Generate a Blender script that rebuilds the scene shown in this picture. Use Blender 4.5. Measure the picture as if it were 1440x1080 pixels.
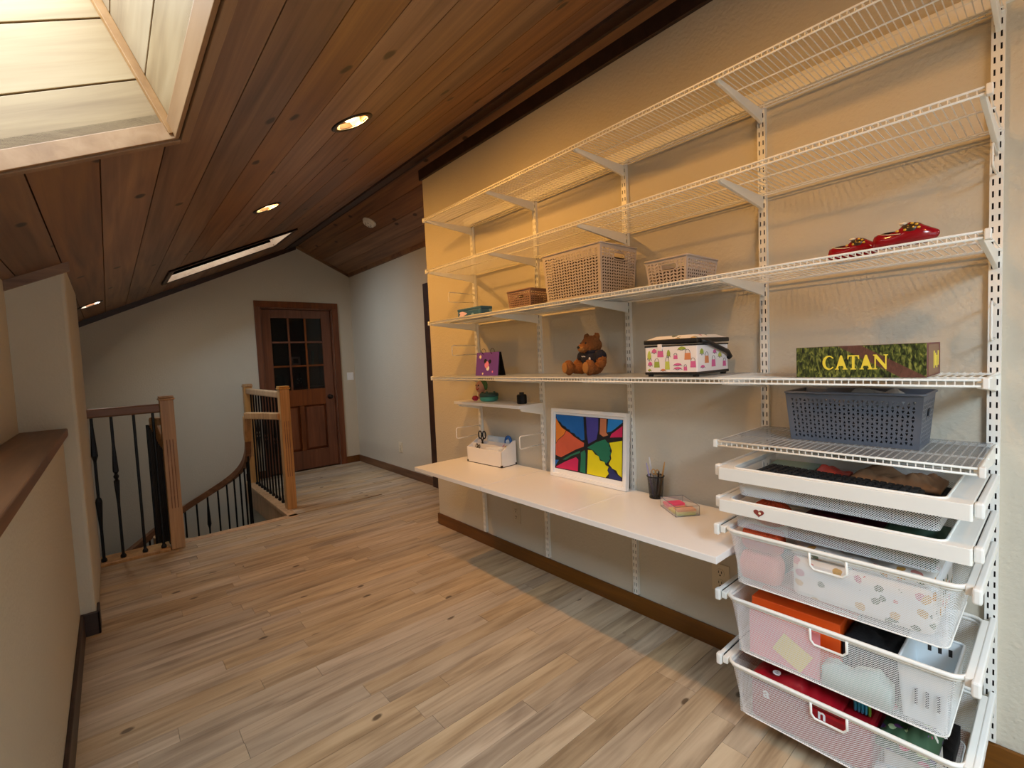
import bpy, math, random
from mathutils import Vector, Matrix, noise
R = random.Random(7)
PI = math.pi
scene = bpy.context.scene
for o in list(bpy.data.objects): bpy.data.objects.remove(o)
COL = scene.collection

# ---------------------------------------------------------------- camera
EYE = Vector((0, 0, 1.28))
def set_camera():
    yaw, pit, rol, f = 0.704842826, -0.0558423637, -0.0440219841, 665.722585
    fw = Vector((math.sin(yaw)*math.cos(pit), math.cos(yaw)*math.cos(pit), math.sin(pit)))
    r = Vector((math.cos(yaw), -math.sin(yaw), 0)); u = r.cross(fw)
    c, s = math.cos(rol), math.sin(rol)
    rr = r*c + u*s; uu = u*c - r*s
    cd = bpy.data.cameras.new('camera'); cd.sensor_fit = 'HORIZONTAL'; cd.sensor_width = 36; cd.lens = f/1440*36; cd.clip_start = .02
    co = bpy.data.objects.new('camera', cd); COL.objects.link(co)
    m = Matrix((rr, uu, -fw)).transposed().to_4x4(); m.translation = EYE
    co.matrix_world = m; scene.camera = co
set_camera()
# ---------------------------------------------------------------- world, daylight, exposure
wd = bpy.data.worlds.new('sky'); scene.world = wd; wd.use_nodes = True
bg = wd.node_tree.nodes['Background']; bg.inputs[0].default_value = (.80, .90, 1, 1); bg.inputs[1].default_value = 1.0
vs = scene.view_settings
vs.view_transform = 'Standard'; vs.look = 'None'; vs.gamma = 1; vs.use_curve_mapping = False; vs.exposure = 0.2
def area(name, loc, rot, sx, sy, power, col):
    l = bpy.data.lights.new(name, 'AREA'); l.shape = 'RECTANGLE'; l.size = sx; l.size_y = sy; l.energy = power; l.color = col
    o = bpy.data.objects.new(name, l); COL.objects.link(o); o.location = loc; o.rotation_euler = rot; return o
SLOPE = .475; ANG = math.atan(SLOPE); CA, SA = math.cos(ANG), math.sin(ANG)
RX, RZ = 1.83, 2.75                       # ridge
def ceil_z(x): return RZ - SLOPE*abs(RX - x)
W = 1.91; YB = 6.08; XC = 2.47; YE = 3.19     # shelf wall, back wall, corridor wall, end of shelf wall
SK1 = (-.31, .203, .72, 1.71)                 # skylight openings x0 x1 y0 y1
SK2 = (.447, 1.39, 4.64, 5.29)
SK_ADDED = (-.28, .64, -1.95, -.80)  # unseen skylight behind the camera, added to brighten the room
WELL = .46
SUNCOL = (.66, .84, 1)
def sky_light(sk, power):
    xm, ym = (sk[0]+sk[1])/2, (sk[2]+sk[3])/2
    area('skylight_daylight', (xm - SA*WELL, ym, ceil_z(xm) + CA*WELL), (0, -ANG, 0), (sk[1]-sk[0])/CA, sk[3]-sk[2], power, SUNCOL)
sky_light(SK1, 19); sky_light(SK2, 22); sky_light(SK_ADDED, 105)  # the last lamp shines through the added, unseen skylight
area('fill_window_light', (.75, -2.02, 1.35), (PI/2, 0, 0), 1.6, 1.1, 3, SUNCOL)  # fill light for the unseen window added behind the camera

# ---------------------------------------------------------------- materials
def srgb(h):
    if isinstance(h, str): h = tuple(int(h[i:i+2], 16)/255 for i in (0, 2, 4))
    return tuple(c/12.92 if c <= .04045 else ((c+.055)/1.055)**2.4 for c in h) + (1,)
MATS = {}
def newmat(n):
    m = bpy.data.materials.new(n); m.use_nodes = True; MATS[n] = m
    nt = m.node_tree; return m, nt, nt.nodes['Principled BSDF']
def N(nt, t, **k):
    n = nt.nodes.new(t)
    for a, v in k.items():
        if a.startswith('i_'):
            key = a[2:]; key = int(key) if key.isdigit() else key.replace('_', ' ')
            n.inputs[key].default_value = v
        else: setattr(n, a, v)
    return n
def plain(n, col, rough=.5, metal=0, bump=0, bscale=60, var=.06, spec=.5):
    m, nt, b = newmat(n); L = nt.links.new
    b.inputs['Roughness'].default_value = rough; b.inputs['Metallic'].default_value = metal
    b.inputs['Specular IOR Level'].default_value = spec
    tc = N(nt, 'ShaderNodeTexCoord'); nz = N(nt, 'ShaderNodeTexNoise', i_Scale=9.0, i_Detail=3.0); L(tc.outputs['Object'], nz.inputs['Vector'])
    mx = N(nt, 'ShaderNodeMix', data_type='RGBA'); c = srgb(col)
    mx.inputs[6].default_value = tuple(x*(1-var) for x in c[:3]) + (1,); mx.inputs[7].default_value = tuple(min(1, x*(1+var)) for x in c[:3]) + (1,)
    L(nz.outputs['Fac'], mx.inputs[0]); L(mx.outputs[2], b.inputs['Base Color'])
    if bump:
        n2 = N(nt, 'ShaderNodeTexNoise', i_Scale=bscale, i_Detail=2.0); L(tc.outputs['Object'], n2.inputs['Vector'])
        bp = N(nt, 'ShaderNodeBump', i_Strength=bump, i_Distance=.005); L(n2.outputs['Fac'], bp.inputs['Height']); L(bp.outputs['Normal'], b.inputs['Normal'])
    return m
def wood(n, dark, mid, light, along=0, world=False, rough=.45, knots=.5, kscale=3.0, across=26, lng=1.4, rnd=.35, knotcol='2a1710', spec=.5, streak=.6, ksize=.1):
    """grain along local axis `along`; per-object tone"""
    m, nt, b = newmat(n); L = nt.links.new
    if world: src = N(nt, 'ShaderNodeNewGeometry').outputs['Position']
    else: src = N(nt, 'ShaderNodeTexCoord').outputs['Object']
    oi = N(nt, 'ShaderNodeObjectInfo')
    off = N(nt, 'ShaderNodeVectorMath', operation='SCALE'); off.inputs[0].default_value = (37, 91, 53); L(oi.outputs['Random'], off.inputs['Scale'])
    add = N(nt, 'ShaderNodeVectorMath', operation='ADD'); L(src, add.inputs[0]); L(off.outputs[0], add.inputs[1])
    sc = [across]*3; sc[along] = lng
    mp = N(nt, 'ShaderNodeVectorMath', operation='MULTIPLY'); mp.inputs[1].default_value = sc; L(add.outputs[0], mp.inputs[0])
    g1 = N(nt, 'ShaderNodeTexNoise', i_Scale=1.0, i_Detail=5.0, i_Roughness=.6, i_Distortion=.9); L(mp.outputs[0], g1.inputs['Vector'])
    sc2 = [across*.22]*3; sc2[along] = lng*.55
    mp2 = N(nt, 'ShaderNodeVectorMath', operation='MULTIPLY'); mp2.inputs[1].default_value = sc2; L(add.outputs[0], mp2.inputs[0])
    g2 = N(nt, 'ShaderNodeTexNoise', i_Scale=1.0, i_Detail=2.0, i_Distortion=1.6); L(mp2.outputs[0], g2.inputs['Vector'])
    mixf = N(nt, 'ShaderNodeMath', operation='MULTIPLY_ADD', i_1=streak); mixf.inputs[2].default_value = (1-streak)*.5; L(g1.outputs['Fac'], mixf.inputs[0])
    ad2 = N(nt, 'ShaderNodeMath', operation='MULTIPLY_ADD', i_1=.7); L(g2.outputs['Fac'], ad2.inputs[0]); L(mixf.outputs[0], ad2.inputs[2])
    sub = N(nt, 'ShaderNodeMath', operation='SUBTRACT', i_1=.35); L(ad2.outputs[0], sub.inputs[0])
    rp = N(nt, 'ShaderNodeValToRGB'); e = rp.color_ramp.elements
    e[0].position = .28; e[0].color = srgb(dark); e[1].position = .72; e[1].color = srgb(light); k = rp.color_ramp.elements.new(.5); k.color = srgb(mid)
    L(sub.outputs[0], rp.inputs['Fac'])
    hv = N(nt, 'ShaderNodeHueSaturation'); L(rp.outputs['Color'], hv.inputs['Color'])
    mr = N(nt, 'ShaderNodeMapRange'); mr.inputs[3].default_value = 1-rnd; mr.inputs[4].default_value = 1+rnd*.7; L(oi.outputs['Random'], mr.inputs[0]); L(mr.outputs[0], hv.inputs['Value'])
    fr = N(nt, 'ShaderNodeMath', operation='FRACT'); ml = N(nt, 'ShaderNodeMath', operation='MULTIPLY', i_1=7.31); L(oi.outputs['Random'], ml.inputs[0]); L(ml.outputs[0], fr.inputs[0])
    ms = N(nt, 'ShaderNodeMapRange'); ms.inputs[3].default_value = .82; ms.inputs[4].default_value = 1.12; L(fr.outputs[0], ms.inputs[0]); L(ms.outputs[0], hv.inputs['Saturation'])
    out = hv.outputs['Color']
    if knots:
        sk = [kscale]*3; sk[along] = kscale*.62
        mk = N(nt, 'ShaderNodeVectorMath', operation='MULTIPLY'); mk.inputs[1].default_value = sk; L(add.outputs[0], mk.inputs[0])
        nzk = N(nt, 'ShaderNodeTexNoise', i_Scale=3.0); L(mk.outputs[0], nzk.inputs['Vector'])
        nsc = N(nt, 'ShaderNodeVectorMath', operation='SCALE', i_Scale=.10); L(nzk.outputs['Color'], nsc.inputs[0])
        nad = N(nt, 'ShaderNodeVectorMath', operation='ADD'); L(mk.outputs[0], nad.inputs[0]); L(nsc.outputs[0], nad.inputs[1])
        sxy = N(nt, 'ShaderNodeSeparateXYZ'); L(nad.outputs[0], sxy.inputs[0]); oth = [i for i in range(3) if i != along]
        sm = N(nt, 'ShaderNodeMath', operation='ADD'); L(sxy.outputs[oth[0]], sm.inputs[0]); L(sxy.outputs[oth[1]], sm.inputs[1])
        cxy = N(nt, 'ShaderNodeCombineXYZ'); L(sxy.outputs[along], cxy.inputs[0]); L(sm.outputs[0], cxy.inputs[1])
        vo = N(nt, 'ShaderNodeTexVoronoi', i_Scale=1.0, voronoi_dimensions='2D'); L(cxy.outputs[0], vo.inputs['Vector'])
        sx = N(nt, 'ShaderNodeSeparateColor'); L(vo.outputs['Color'], sx.inputs[0])
        gt = N(nt, 'ShaderNodeMath', operation='GREATER_THAN', i_1=1-knots); L(sx.outputs[0], gt.inputs[0])
        kr = N(nt, 'ShaderNodeMapRange'); kr.inputs[1].default_value = ksize*.6; kr.inputs[2].default_value = ksize; kr.inputs[3].default_value = 1; kr.inputs[4].default_value = 0; L(vo.outputs['Distance'], kr.inputs[0])
        km = N(nt, 'ShaderNodeMath', operation='MULTIPLY'); L(gt.outputs[0], km.inputs[0]); L(kr.outputs[0], km.inputs[1])
        k2 = N(nt, 'ShaderNodeMath', operation='MULTIPLY', i_1=.85); L(km.outputs[0], k2.inputs[0])
        mx = N(nt, 'ShaderNodeMix', data_type='RGBA'); L(k2.outputs[0], mx.inputs[0]); L(out, mx.inputs[6]); mx.inputs[7].default_value = srgb(knotcol); out = mx.outputs[2]
    L(out, b.inputs['Base Color']); b.inputs['Roughness'].default_value = rough; b.inputs['Specular IOR Level'].default_value = spec
    bp = N(nt, 'ShaderNodeBump', i_Strength=.12, i_Distance=.002); L(g1.outputs['Fac'], bp.inputs['Height']); L(bp.outputs['Normal'], b.inputs['Normal'])
    return m
def emit(n, col, s):
    m, nt, b = newmat(n); b.inputs['Emission Color'].default_value = srgb(col); b.inputs['Emission Strength'].default_value = s; b.inputs['Base Color'].default_value = srgb(col); return m
def clear(n, col, fac, rough=.05):
    """thin see-through sheet: transparent with a share of glossy/white"""
    m, nt, b = newmat(n); L = nt.links.new
    b.inputs['Base Color'].default_value = srgb(col); b.inputs['Roughness'].default_value = rough
    t = N(nt, 'ShaderNodeBsdfTransparent'); mx = N(nt, 'ShaderNodeMixShader'); mx.inputs[0].default_value = fac
    L(t.outputs[0], mx.inputs[1]); L(b.outputs[0], mx.inputs[2]); L(mx.outputs[0], nt.nodes['Material Output'].inputs[0]); return m
def meshmetal(n, col, pitch, cover):
    """woven wire mesh: diamond openings in a thin sheet (uses the sheet's UV in metres)"""
    m, nt, b = newmat(n); L = nt.links.new
    b.inputs['Base Color'].default_value = srgb(col); b.inputs['Roughness'].default_value = .45
    uv = N(nt, 'ShaderNodeTexCoord'); sp = N(nt, 'ShaderNodeSeparateXYZ'); L(uv.outputs['UV'], sp.inputs[0])
    def strand(op):
        a = N(nt, 'ShaderNodeMath', operation=op); L(sp.outputs[0], a.inputs[0]); L(sp.outputs[1], a.inputs[1])
        d = N(nt, 'ShaderNodeMath', operation='DIVIDE', i_1=pitch); L(a.outputs[0], d.inputs[0])
        f = N(nt, 'ShaderNodeMath', operation='FRACT'); L(d.outputs[0], f.inputs[0])
        g = N(nt, 'ShaderNodeMath', operation='LESS_THAN', i_1=cover); L(f.outputs[0], g.inputs[0]); return g
    g1, g2 = strand('ADD'), strand('SUBTRACT')
    mxm = N(nt, 'ShaderNodeMath', operation='MAXIMUM'); L(g1.outputs[0], mxm.inputs[0]); L(g2.outputs[0], mxm.inputs[1])
    t = N(nt, 'ShaderNodeBsdfTransparent'); mx = N(nt, 'ShaderNodeMixShader'); L(mxm.outputs[0], mx.inputs[0]); L(t.outputs[0], mx.inputs[1]); L(b.outputs[0], mx.inputs[2])
    L(mx.outputs[0], nt.nodes['Material Output'].inputs[0]); return m
def patterned(n, base, cols, scale, thr=.16, rough=.8):
    """cloth with scattered printed spots in several colours"""
    m, nt, b = newmat(n); L = nt.links.new; b.inputs['Roughness'].default_value = rough
    tc = N(nt, 'ShaderNodeTexCoord'); vo = N(nt, 'ShaderNodeTexVoronoi', i_Scale=scale)
    nz = N(nt, 'ShaderNodeTexNoise', i_Scale=scale*1.7, i_Detail=2.0); sc = N(nt, 'ShaderNodeVectorMath', operation='SCALE', i_Scale=.5/scale); L(tc.outputs['Object'], nz.inputs['Vector']); L(nz.outputs['Color'], sc.inputs[0])
    ad = N(nt, 'ShaderNodeVectorMath', operation='ADD'); L(tc.outputs['Object'], ad.inputs[0]); L(sc.outputs[0], ad.inputs[1]); L(ad.outputs[0], vo.inputs['Vector'])
    sx = N(nt, 'ShaderNodeSeparateColor'); L(vo.outputs['Color'], sx.inputs[0])
    rp = N(nt, 'ShaderNodeValToRGB'); rp.color_ramp.interpolation = 'CONSTANT'; e = rp.color_ramp.elements
    for i, c in enumerate(cols):
        if i == 0: e[0].position = 0; e[0].color = srgb(c); e.remove(e[1])
        else: e.new(i/len(cols)).color = srgb(c)
    L(sx.outputs[0], rp.inputs[0])
    lt = N(nt, 'ShaderNodeMath', operation='LESS_THAN', i_1=thr*2); L(vo.outputs['Distance'], lt.inputs[0])
    mx = N(nt, 'ShaderNodeMix', data_type='RGBA'); mx.inputs[6].default_value = srgb(base); L(rp.outputs[0], mx.inputs[7]); L(lt.outputs[0], mx.inputs[0]); L(mx.outputs[2], b.inputs['Base Color'])
    return m
M = MATS
plain('paint', 'cac3b3', .85, bump=.45, bscale=75, var=.02, spec=.2)
wood('pine_ceiling', '604231', '866045', 'a2784f', 0, rough=.42, knots=.42, kscale=4.2, rnd=.24, across=26, lng=.9, knotcol='1c110c', spec=.4, ksize=.085)
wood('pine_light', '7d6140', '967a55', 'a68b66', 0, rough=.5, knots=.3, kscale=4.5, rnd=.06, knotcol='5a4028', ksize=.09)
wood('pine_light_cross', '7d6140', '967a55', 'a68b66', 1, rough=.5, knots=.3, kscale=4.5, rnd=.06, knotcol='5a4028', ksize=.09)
wood('pine_trim', '845e3a', '966e48', 'a37c56', 0, rough=.45, knots=0, rnd=.08)
wood('dark_trim', '2c1a13', '3a2319', '482c20', 0, rough=.45, knots=0, rnd=.1)
wood('oak_floor', '927c62', 'b9a284', 'cdb899', 0, world=True, rough=.36, knots=.24, kscale=4.0, rnd=.13, across=30, lng=2.0, knotcol='4d3b2a', spec=.45, streak=.75, ksize=.06)
wood('oak_rail', '9a7040', 'b98a54', 'c99c66', 2, rough=.4, knots=0, rnd=.06, across=60)
wood('walnut_rail', '6a4630', '7d5439', '8f6547', 0, rough=.4, knots=0, rnd=.05, across=40)
wood('cherry', '52280f', '6b3818', '7d4623', 2, rough=.35, knots=0, rnd=.12, across=40)
wood('base_brown', '4f3119', '694322', '7a5029', 1, rough=.4, knots=0, rnd=.05, across=40)
wood('cap_brown', '5f412e', '755139', '886146', 1, rough=.42, knots=0, rnd=.05, across=30)
plain('groove', '2a1a12', .9)
plain('white_steel', 'f0efe9', .35, var=.02)
plain('laminate', 'f3f1ee', .3, var=.015)
plain('plastic_white', 'eeeeea', .4, var=.02)
plain('almond', 'd9cdb4', .45, var=.02)
plain('outlet_beige', 'c6bda9', .5, var=.02); plain('slot_dark', '2b2622', .8)
plain('iron', '17171a', .4, metal=.6)
plain('black', '141416', .45)
plain('basket_shade', '4a3d38', .95, bump=.3, bscale=120); plain('black_cloth', '101014', .9, bump=.4, bscale=200)
plain('key_black', '26272b', .5); plain('bronze', '2c221e', .35, metal=.7)
plain('grey_plastic', '5d626d', .45, var=.03)
plain('grey_inner', '4a4d55', .6)
plain('taupe_plastic', 'bdb2ae', .5, var=.03)
plain('mauve_plastic', '96796f', .5, var=.04)
plain('tin_blue', '2f5f8c', .35, var=.25)
plain('tin_navy', '26384f', .35, var=.2)
plain('red_gloss', '8e0f1c', .12, var=.08)
plain('gold_paint', 'e0b23a', .3); plain('cream_paint', 'eee6d0', .3); plain('dark_paint', '3a2a18', .3)
plain('purple', '6a3fa0', .55); plain('lilac', 'e6c9ee', .6); plain('cream', 'f3e6c4', .6); plain('pink', 'e889b4', .6)
plain('fur', '8c5628', .95, bump=1.0, bscale=240, var=.25); plain('fur_light', 'a5733c', .95, bump=.8, bscale=240, var=.15)
plain('navy_cloth', '16182a', .9, bump=.4, bscale=260); plain('thread_white', 'd8d8e4', .8)
plain('fabric_white', 'f0ecee', .85); plain('p_green', '9fb24a', .85); plain('p_pink', 'd968a0', .85); plain('p_orange', 'd98d5e', .85); plain('p_ink', '33303a', .85); plain('p_lime', 'c3cf5c', .85)
plain('maroon', '6a2228', .4, var=.15); plain('yellow_print', 'f0dd48', .5); plain('card_brown', '8a6a52', .6)
plain('teal', '4fae9e', .4); plain('teal_dark', '3a5c58', .5); plain('skin_pink', 'd9a593', .6); plain('leaf_green', '4e7a4a', .6); plain('ball_red', 'b3203c', .5)
plain('paint_white', 'f4f6f8', .4, var=.01); plain('caddy_white', 'eceaea', .6, var=.04)
plain('a_blue', '0f66b8', .55, var=.25); plain('a_purple', '45429a', .55, var=.2); plain('a_orange', 'ee8a33', .55, var=.2); plain('a_salmon', 'de6446', .55, var=.25); plain('a_sky', '1f86d6', .55, var=.2)
plain('a_magenta', 'd42560', .55, var=.15); plain('a_yellow', 'f2e314', .55, var=.1); plain('a_green', '1d7a5c', .55, var=.25); plain('a_navy', '27306e', .55, var=.2); plain('a_black', '1a1a20', .55, var=.2); plain('a_brown', 'c47a55', .55, var=.2)
plain('note_pink', 'f2568c', .7); plain('note_orange', 'f0a35c', .7); plain('note_yellow', 'f2e58a', .7); plain('note_lime', 'd3dc78', .7); plain('note_rose', 'ee9aa6', .7)
plain('pencil_wood', 'c9995a', .5); plain('pen_lilac', 'a9a2c8', .4); plain('pen_white', 'e2dee0', .4); plain('paper_blue', 'c9dcf0', .7); plain('tape_blue', '2a64b0', .4); plain('steel', 'b8bcc2', .3, metal=.9)
plain('orange_card', 'ef5a14', .5, var=.05); plain('yarn_pink', 'ef9a8c', .95, bump=1, bscale=200); plain('yarn_orange', 'd8562a', .95, bump=1, bscale=220, var=.2); plain('burgundy', '5e1428', .7, var=.3); plain('green_cloth', '3f5a48', .85, var=.4)
plain('red_bag', 'a01020', .3, var=.15); plain('paper_bag', '8d6a4c', .8, var=.1, bump=.4, bscale=20); plain('bag_clear', 'd5dce0', .25, var=.1); plain('mint_cloth', 'bcd6d2', .85, var=.1); plain('yellow_paper', 'efe08a', .7); plain('bangle_blue', '2f9ac2', .3); plain('spool_green', '6fae3c', .5); plain('bin_white', 'e6ecee', .4)
plain('red_packet', 'c2483a', .3, var=.5); plain('sage', '9fb5a5', .6); plain('closet', '54483c', .8); plain('curtain', '8d867a', .9); plain('photo_white', 'd9d4cc', .5)
plain('heart_brown', '8a3a32', .5); plain('stairwell', 'b8b6a8', .85, var=.02)
patterned('floral', 'ece9e6', ['8d9680', 'dba656', 'd98f8a', '6f7a66', 'd2b078', 'c98a9a'], 30, .17)
patterned('floral_dark', '38563a', ['6a3f86', 'e9e6d8', 'c43a6a', '4a2f70', 'b8d0a0'], 34, .2)
patterned('tin_print', '2f5f8c', ['7ea3c8', '1f3a5c', 'a9c0d8', '3a6f9c'], 30, .2, .35)
emit('bulb', 'ffd9a0', 9); emit('bulb_cool', 'fff2e0', 8)
clear('glass', 'e8eef0', .10); clear('acrylic', 'e6ecf0', .16); clear('liner', 'b9c0c8', .48, .3); clear('door_glass', '20201e', .42, .03); clear('liner_clear', '98a0aa', .30, .3); clear('film', 'eef2f6', .45, .15)
meshmetal('mesh_white', 'f2f4f6', .0062, .28); meshmetal('mesh_black', '151517', .0034, .36)
def catan_mat():
    m, nt, b = newmat('meadow_print'); L = nt.links.new; b.inputs['Roughness'].default_value = .35
    tc = N(nt, 'ShaderNodeTexCoord'); sp = N(nt, 'ShaderNodeSeparateXYZ'); L(tc.outputs['Object'], sp.inputs[0])
    mp = N(nt, 'ShaderNodeVectorMath', operation='MULTIPLY'); mp.inputs[1].default_value = (60, 150, 60); L(tc.outputs['Object'], mp.inputs[0])
    nz = N(nt, 'ShaderNodeTexNoise', i_Scale=1.0, i_Detail=5.0, i_Distortion=.8); L(mp.outputs[0], nz.inputs['Vector'])
    rp = N(nt, 'ShaderNodeValToRGB'); e = rp.color_ramp.elements; e[0].position = .38; e[0].color = srgb('161d0e'); e[1].position = .68; e[1].color = srgb('8f9448'); e.new(.52).color = srgb('465222'); L(nz.outputs['Fac'], rp.inputs[0])
    # earth path running diagonally
    a = N(nt, 'ShaderNodeMath', operation='MULTIPLY_ADD', i_1=1.0); L(sp.outputs[1], a.inputs[0]); z3 = N(nt, 'ShaderNodeMath', operation='MULTIPLY', i_1=-1.6); L(sp.outputs[2], z3.inputs[0]); L(z3.outputs[0], a.inputs[2])
    ab = N(nt, 'ShaderNodeMath', operation='ADD', i_1=.125); L(a.outputs[0], ab.inputs[0]); aa = N(nt, 'ShaderNodeMath', operation='ABSOLUTE'); L(ab.outputs[0], aa.inputs[0])
    lt = N(nt, 'ShaderNodeMath', operation='LESS_THAN', i_1=.027); L(aa.outputs[0], lt.inputs[0])
    mx = N(nt, 'ShaderNodeMix', data_type='RGBA'); L(lt.outputs[0], mx.inputs[0]); L(rp.outputs[0], mx.inputs[6])
    rp2 = N(nt, 'ShaderNodeValToRGB'); e = rp2.color_ramp.elements; e[0].color = srgb('38211c'); e[1].color = srgb('7d5548'); L(nz.outputs['Fac'], rp2.inputs[0]); L(rp2.outputs[0], mx.inputs[7]); L(mx.outputs[2], b.inputs['Base Color'])
catan_mat()

# ---------------------------------------------------------------- mesh helpers
class MB:
    def __init__(s): s.v = []; s.f = []; s.mi = []; s.uv = {}; s.cur = 0
    def add(s, vs, fs):
        b = len(s.v); s.v += [tuple(v) for v in vs]
        for f in fs: s.f.append(tuple(b+i for i in f)); s.mi.append(s.cur)
        return s
    def box(s, x0, x1, y0, y1, z0, z1, mat=None):
        p = [Vector((x, y, z)) for z in (z0, z1) for y in (y0, y1) for x in (x0, x1)]
        if mat: p = [mat @ q for q in p]
        return s.add(p, [(0, 2, 3, 1), (4, 5, 7, 6), (0, 1, 5, 4), (2, 6, 7, 3), (0, 4, 6, 2), (1, 3, 7, 5)])
    def hexa(s, p):   # 8 points: bottom ring 4, top ring 4
        return s.add(p, [(3, 2, 1, 0), (4, 5, 6, 7), (0, 1, 5, 4), (1, 2, 6, 5), (2, 3, 7, 6), (3, 0, 4, 7)])
    def quad(s, a, b, c, d): return s.add([a, b, c, d], [(0, 1, 2, 3)])
    def tube(s, pts, r, n=6, closed=False, caps=True):
        pts = [Vector(p) for p in pts]; k = len(pts); rs = r if isinstance(r, (list, tuple)) else [r]*k
        vs = []; prev = None
        for i, p in enumerate(pts):
            if closed: t = pts[(i+1) % k] - pts[i-1]
            else: t = pts[min(i+1, k-1)] - pts[max(i-1, 0)]
            if t.length < 1e-9: t = Vector((0, 0, 1))
            t.normalize()
            if prev is None:
                a = Vector((0, 0, 1)) if abs(t.z) < .9 else Vector((1, 0, 0))
                u = t.cross(a).normalized()
            else:
                u = prev - t*prev.dot(t)
                u = u.normalized() if u.length > 1e-6 else t.orthogonal().normalized()
            prev = u; w = t.cross(u)
            vs += [p + (u*math.cos(2*PI*j/n+PI/n) + w*math.sin(2*PI*j/n+PI/n))*rs[i] for j in range(n)]
        fs = []
        for i in range(k if closed else k-1):
            a, b = i*n, ((i+1) % k)*n
            fs += [(a+j, a+(j+1) % n, b+(j+1) % n, b+j) for j in range(n)]
        if caps and not closed: fs += [tuple(range(n-1, -1, -1)), tuple(range((k-1)*n, k*n))]
        return s.add(vs, fs)
    def bar(s, pts, w, h, up=(0, 0, 1)):   # rectangular section swept, w across, h along up
        pts = [Vector(p) for p in pts]; k = len(pts); up = Vector(up); vs = []
        for i, p in enumerate(pts):
            t = (pts[min(i+1, k-1)] - pts[max(i-1, 0)]).normalized(); sd = t.cross(up)
            sd = sd.normalized() if sd.length > 1e-6 else Vector((1, 0, 0)); uu = sd.cross(t).normalized()
            vs += [p + sd*(a*w/2) + uu*(b*h/2) for a, b in ((-1, -1), (1, -1), (1, 1), (-1, 1))]
        fs = [(a+j, a+(j+1) % 4, a+4+(j+1) % 4, a+4+j) for a in range(0, 4*(k-1), 4) for j in range(4)] + [(3, 2, 1, 0), tuple(range(4*k-4, 4*k))]
        return s.add(vs, fs)
    def lathe(s, prof, n=16, o=(0, 0, 0), sx=1, sy=1, mat=None, caps=True):
        vs = [Vector((o[0]+r*sx*math.cos(2*PI*j/n), o[1]+r*sy*math.sin(2*PI*j/n), o[2]+z)) for r, z in prof for j in range(n)]
        if mat: vs = [mat @ v for v in vs]
        fs = [(a*n+j, a*n+(j+1) % n, a*n+n+(j+1) % n, a*n+n+j) for a in range(len(prof)-1) for j in range(n)]
        if caps and prof[0][0] > 1e-6: fs.append(tuple(range(n-1, -1, -1)))
        if caps and prof[-1][0] > 1e-6: fs.append(tuple(range((len(prof)-1)*n, len(prof)*n)))
        return s.add(vs, fs)
    def ell(s, c, r, nu=16, nv=10, mat=None, amp=0, freq=8, seed=0):
        vs = []
        for i in range(nv+1):
            th = PI*i/nv
            for j in range(nu):
                ph = 2*PI*j/nu; d = Vector((math.sin(th)*math.cos(ph), math.sin(th)*math.sin(ph), -math.cos(th)))
                k = 1 + (amp*noise.noise(d*freq*.25 + Vector((seed*3.1, seed, 0))) + amp*.5*noise.noise(d*freq*.6 + Vector((seed, 0, 7))) if amp else 0)
                q = Vector((d.x*r[0], d.y*r[1], d.z*r[2]))*k
                vs.append((mat @ q if mat else q) + Vector(c))
        fs = [(i*nu+j, i*nu+(j+1) % nu, (i+1)*nu+(j+1) % nu, (i+1)*nu+j) for i in range(nv) for j in range(nu)]
        return s.add(vs, fs)
    def prism(s, poly, fn, d):   # poly list (a,b); fn(a,b,c) -> point; extruded c 0..d
        n = len(poly)
        vs = [fn(a, b, 0) for a, b in poly] + [fn(a, b, d) for a, b in poly]
        return s.add(vs, [tuple(range(n-1, -1, -1)), tuple(range(n, 2*n))] + [(i, (i+1) % n, n+(i+1) % n, n+i) for i in range(n)])
    def mat(s, i): s.cur = i; return s
    def build(s, name, mats, parent=None, smooth=False, bevel=0, remesh=0, solid=0):
        me = bpy.data.meshes.new(name); me.from_pydata(s.v, [], s.f)
        if isinstance(mats, str): mats = [mats]
        for m in mats: me.materials.append(M[m])
        for p, i in zip(me.polygons, s.mi): p.material_index = i; p.use_smooth = smooth
        me.update()
        o = bpy.data.objects.new(name, me); COL.objects.link(o)
        if parent: o.parent = parent
        if remesh: md = o.modifiers.new('remesh', 'REMESH'); md.mode = 'VOXEL'; md.voxel_size = remesh; md.use_smooth_shade = True
        if solid: md = o.modifiers.new('solid', 'SOLIDIFY'); md.thickness = solid; md.offset = 0
        if bevel: md = o.modifiers.new('bevel', 'BEVEL'); md.width = bevel; md.segments = 2; md.limit_method = 'ANGLE'
        return o
def uvbox(o):   # metre-scaled UVs per face from its dominant plane
    me = o.data; uv = me.uv_layers.new(name='uv')
    for p in me.polygons:
        n = p.normal; ax = max(range(3), key=lambda i: abs(n[i]))
        a, b = [(1, 2), (0, 2), (0, 1)][ax]
        for li in p.loop_indices:
            c = me.vertices[me.loops[li].vertex_index].co; uv.data[li].uv = (c[a], c[b])
    return o
def tag(o, label, cat=None, group=None):
    o['label'] = label
    if cat: o['category'] = cat
    if group: o['group'] = group
    return o
def thing(name, label, cat, loc=(0, 0, 0), group=None):
    o = bpy.data.objects.new(name, None); COL.objects.link(o); o.location = loc; o.empty_display_size = .05
    return tag(o, label, cat, group)
def struct(o, label=None):
    o['kind'] = 'structure'
    if label: o['label'] = label
    return o
def stuff(o): o['kind'] = 'stuff'; return o
def clone(o, parent=None, loc=None):
    c = o.copy(); COL.objects.link(c)
    if parent: c.parent = parent
    if loc is not None: c.location = loc
    return c
def local(b, loc):   # shift a builder's verts so that its parent's origin sits at loc
    b.v = [(x-loc[0], y-loc[1], z-loc[2]) for x, y, z in b.v]; return b
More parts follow.
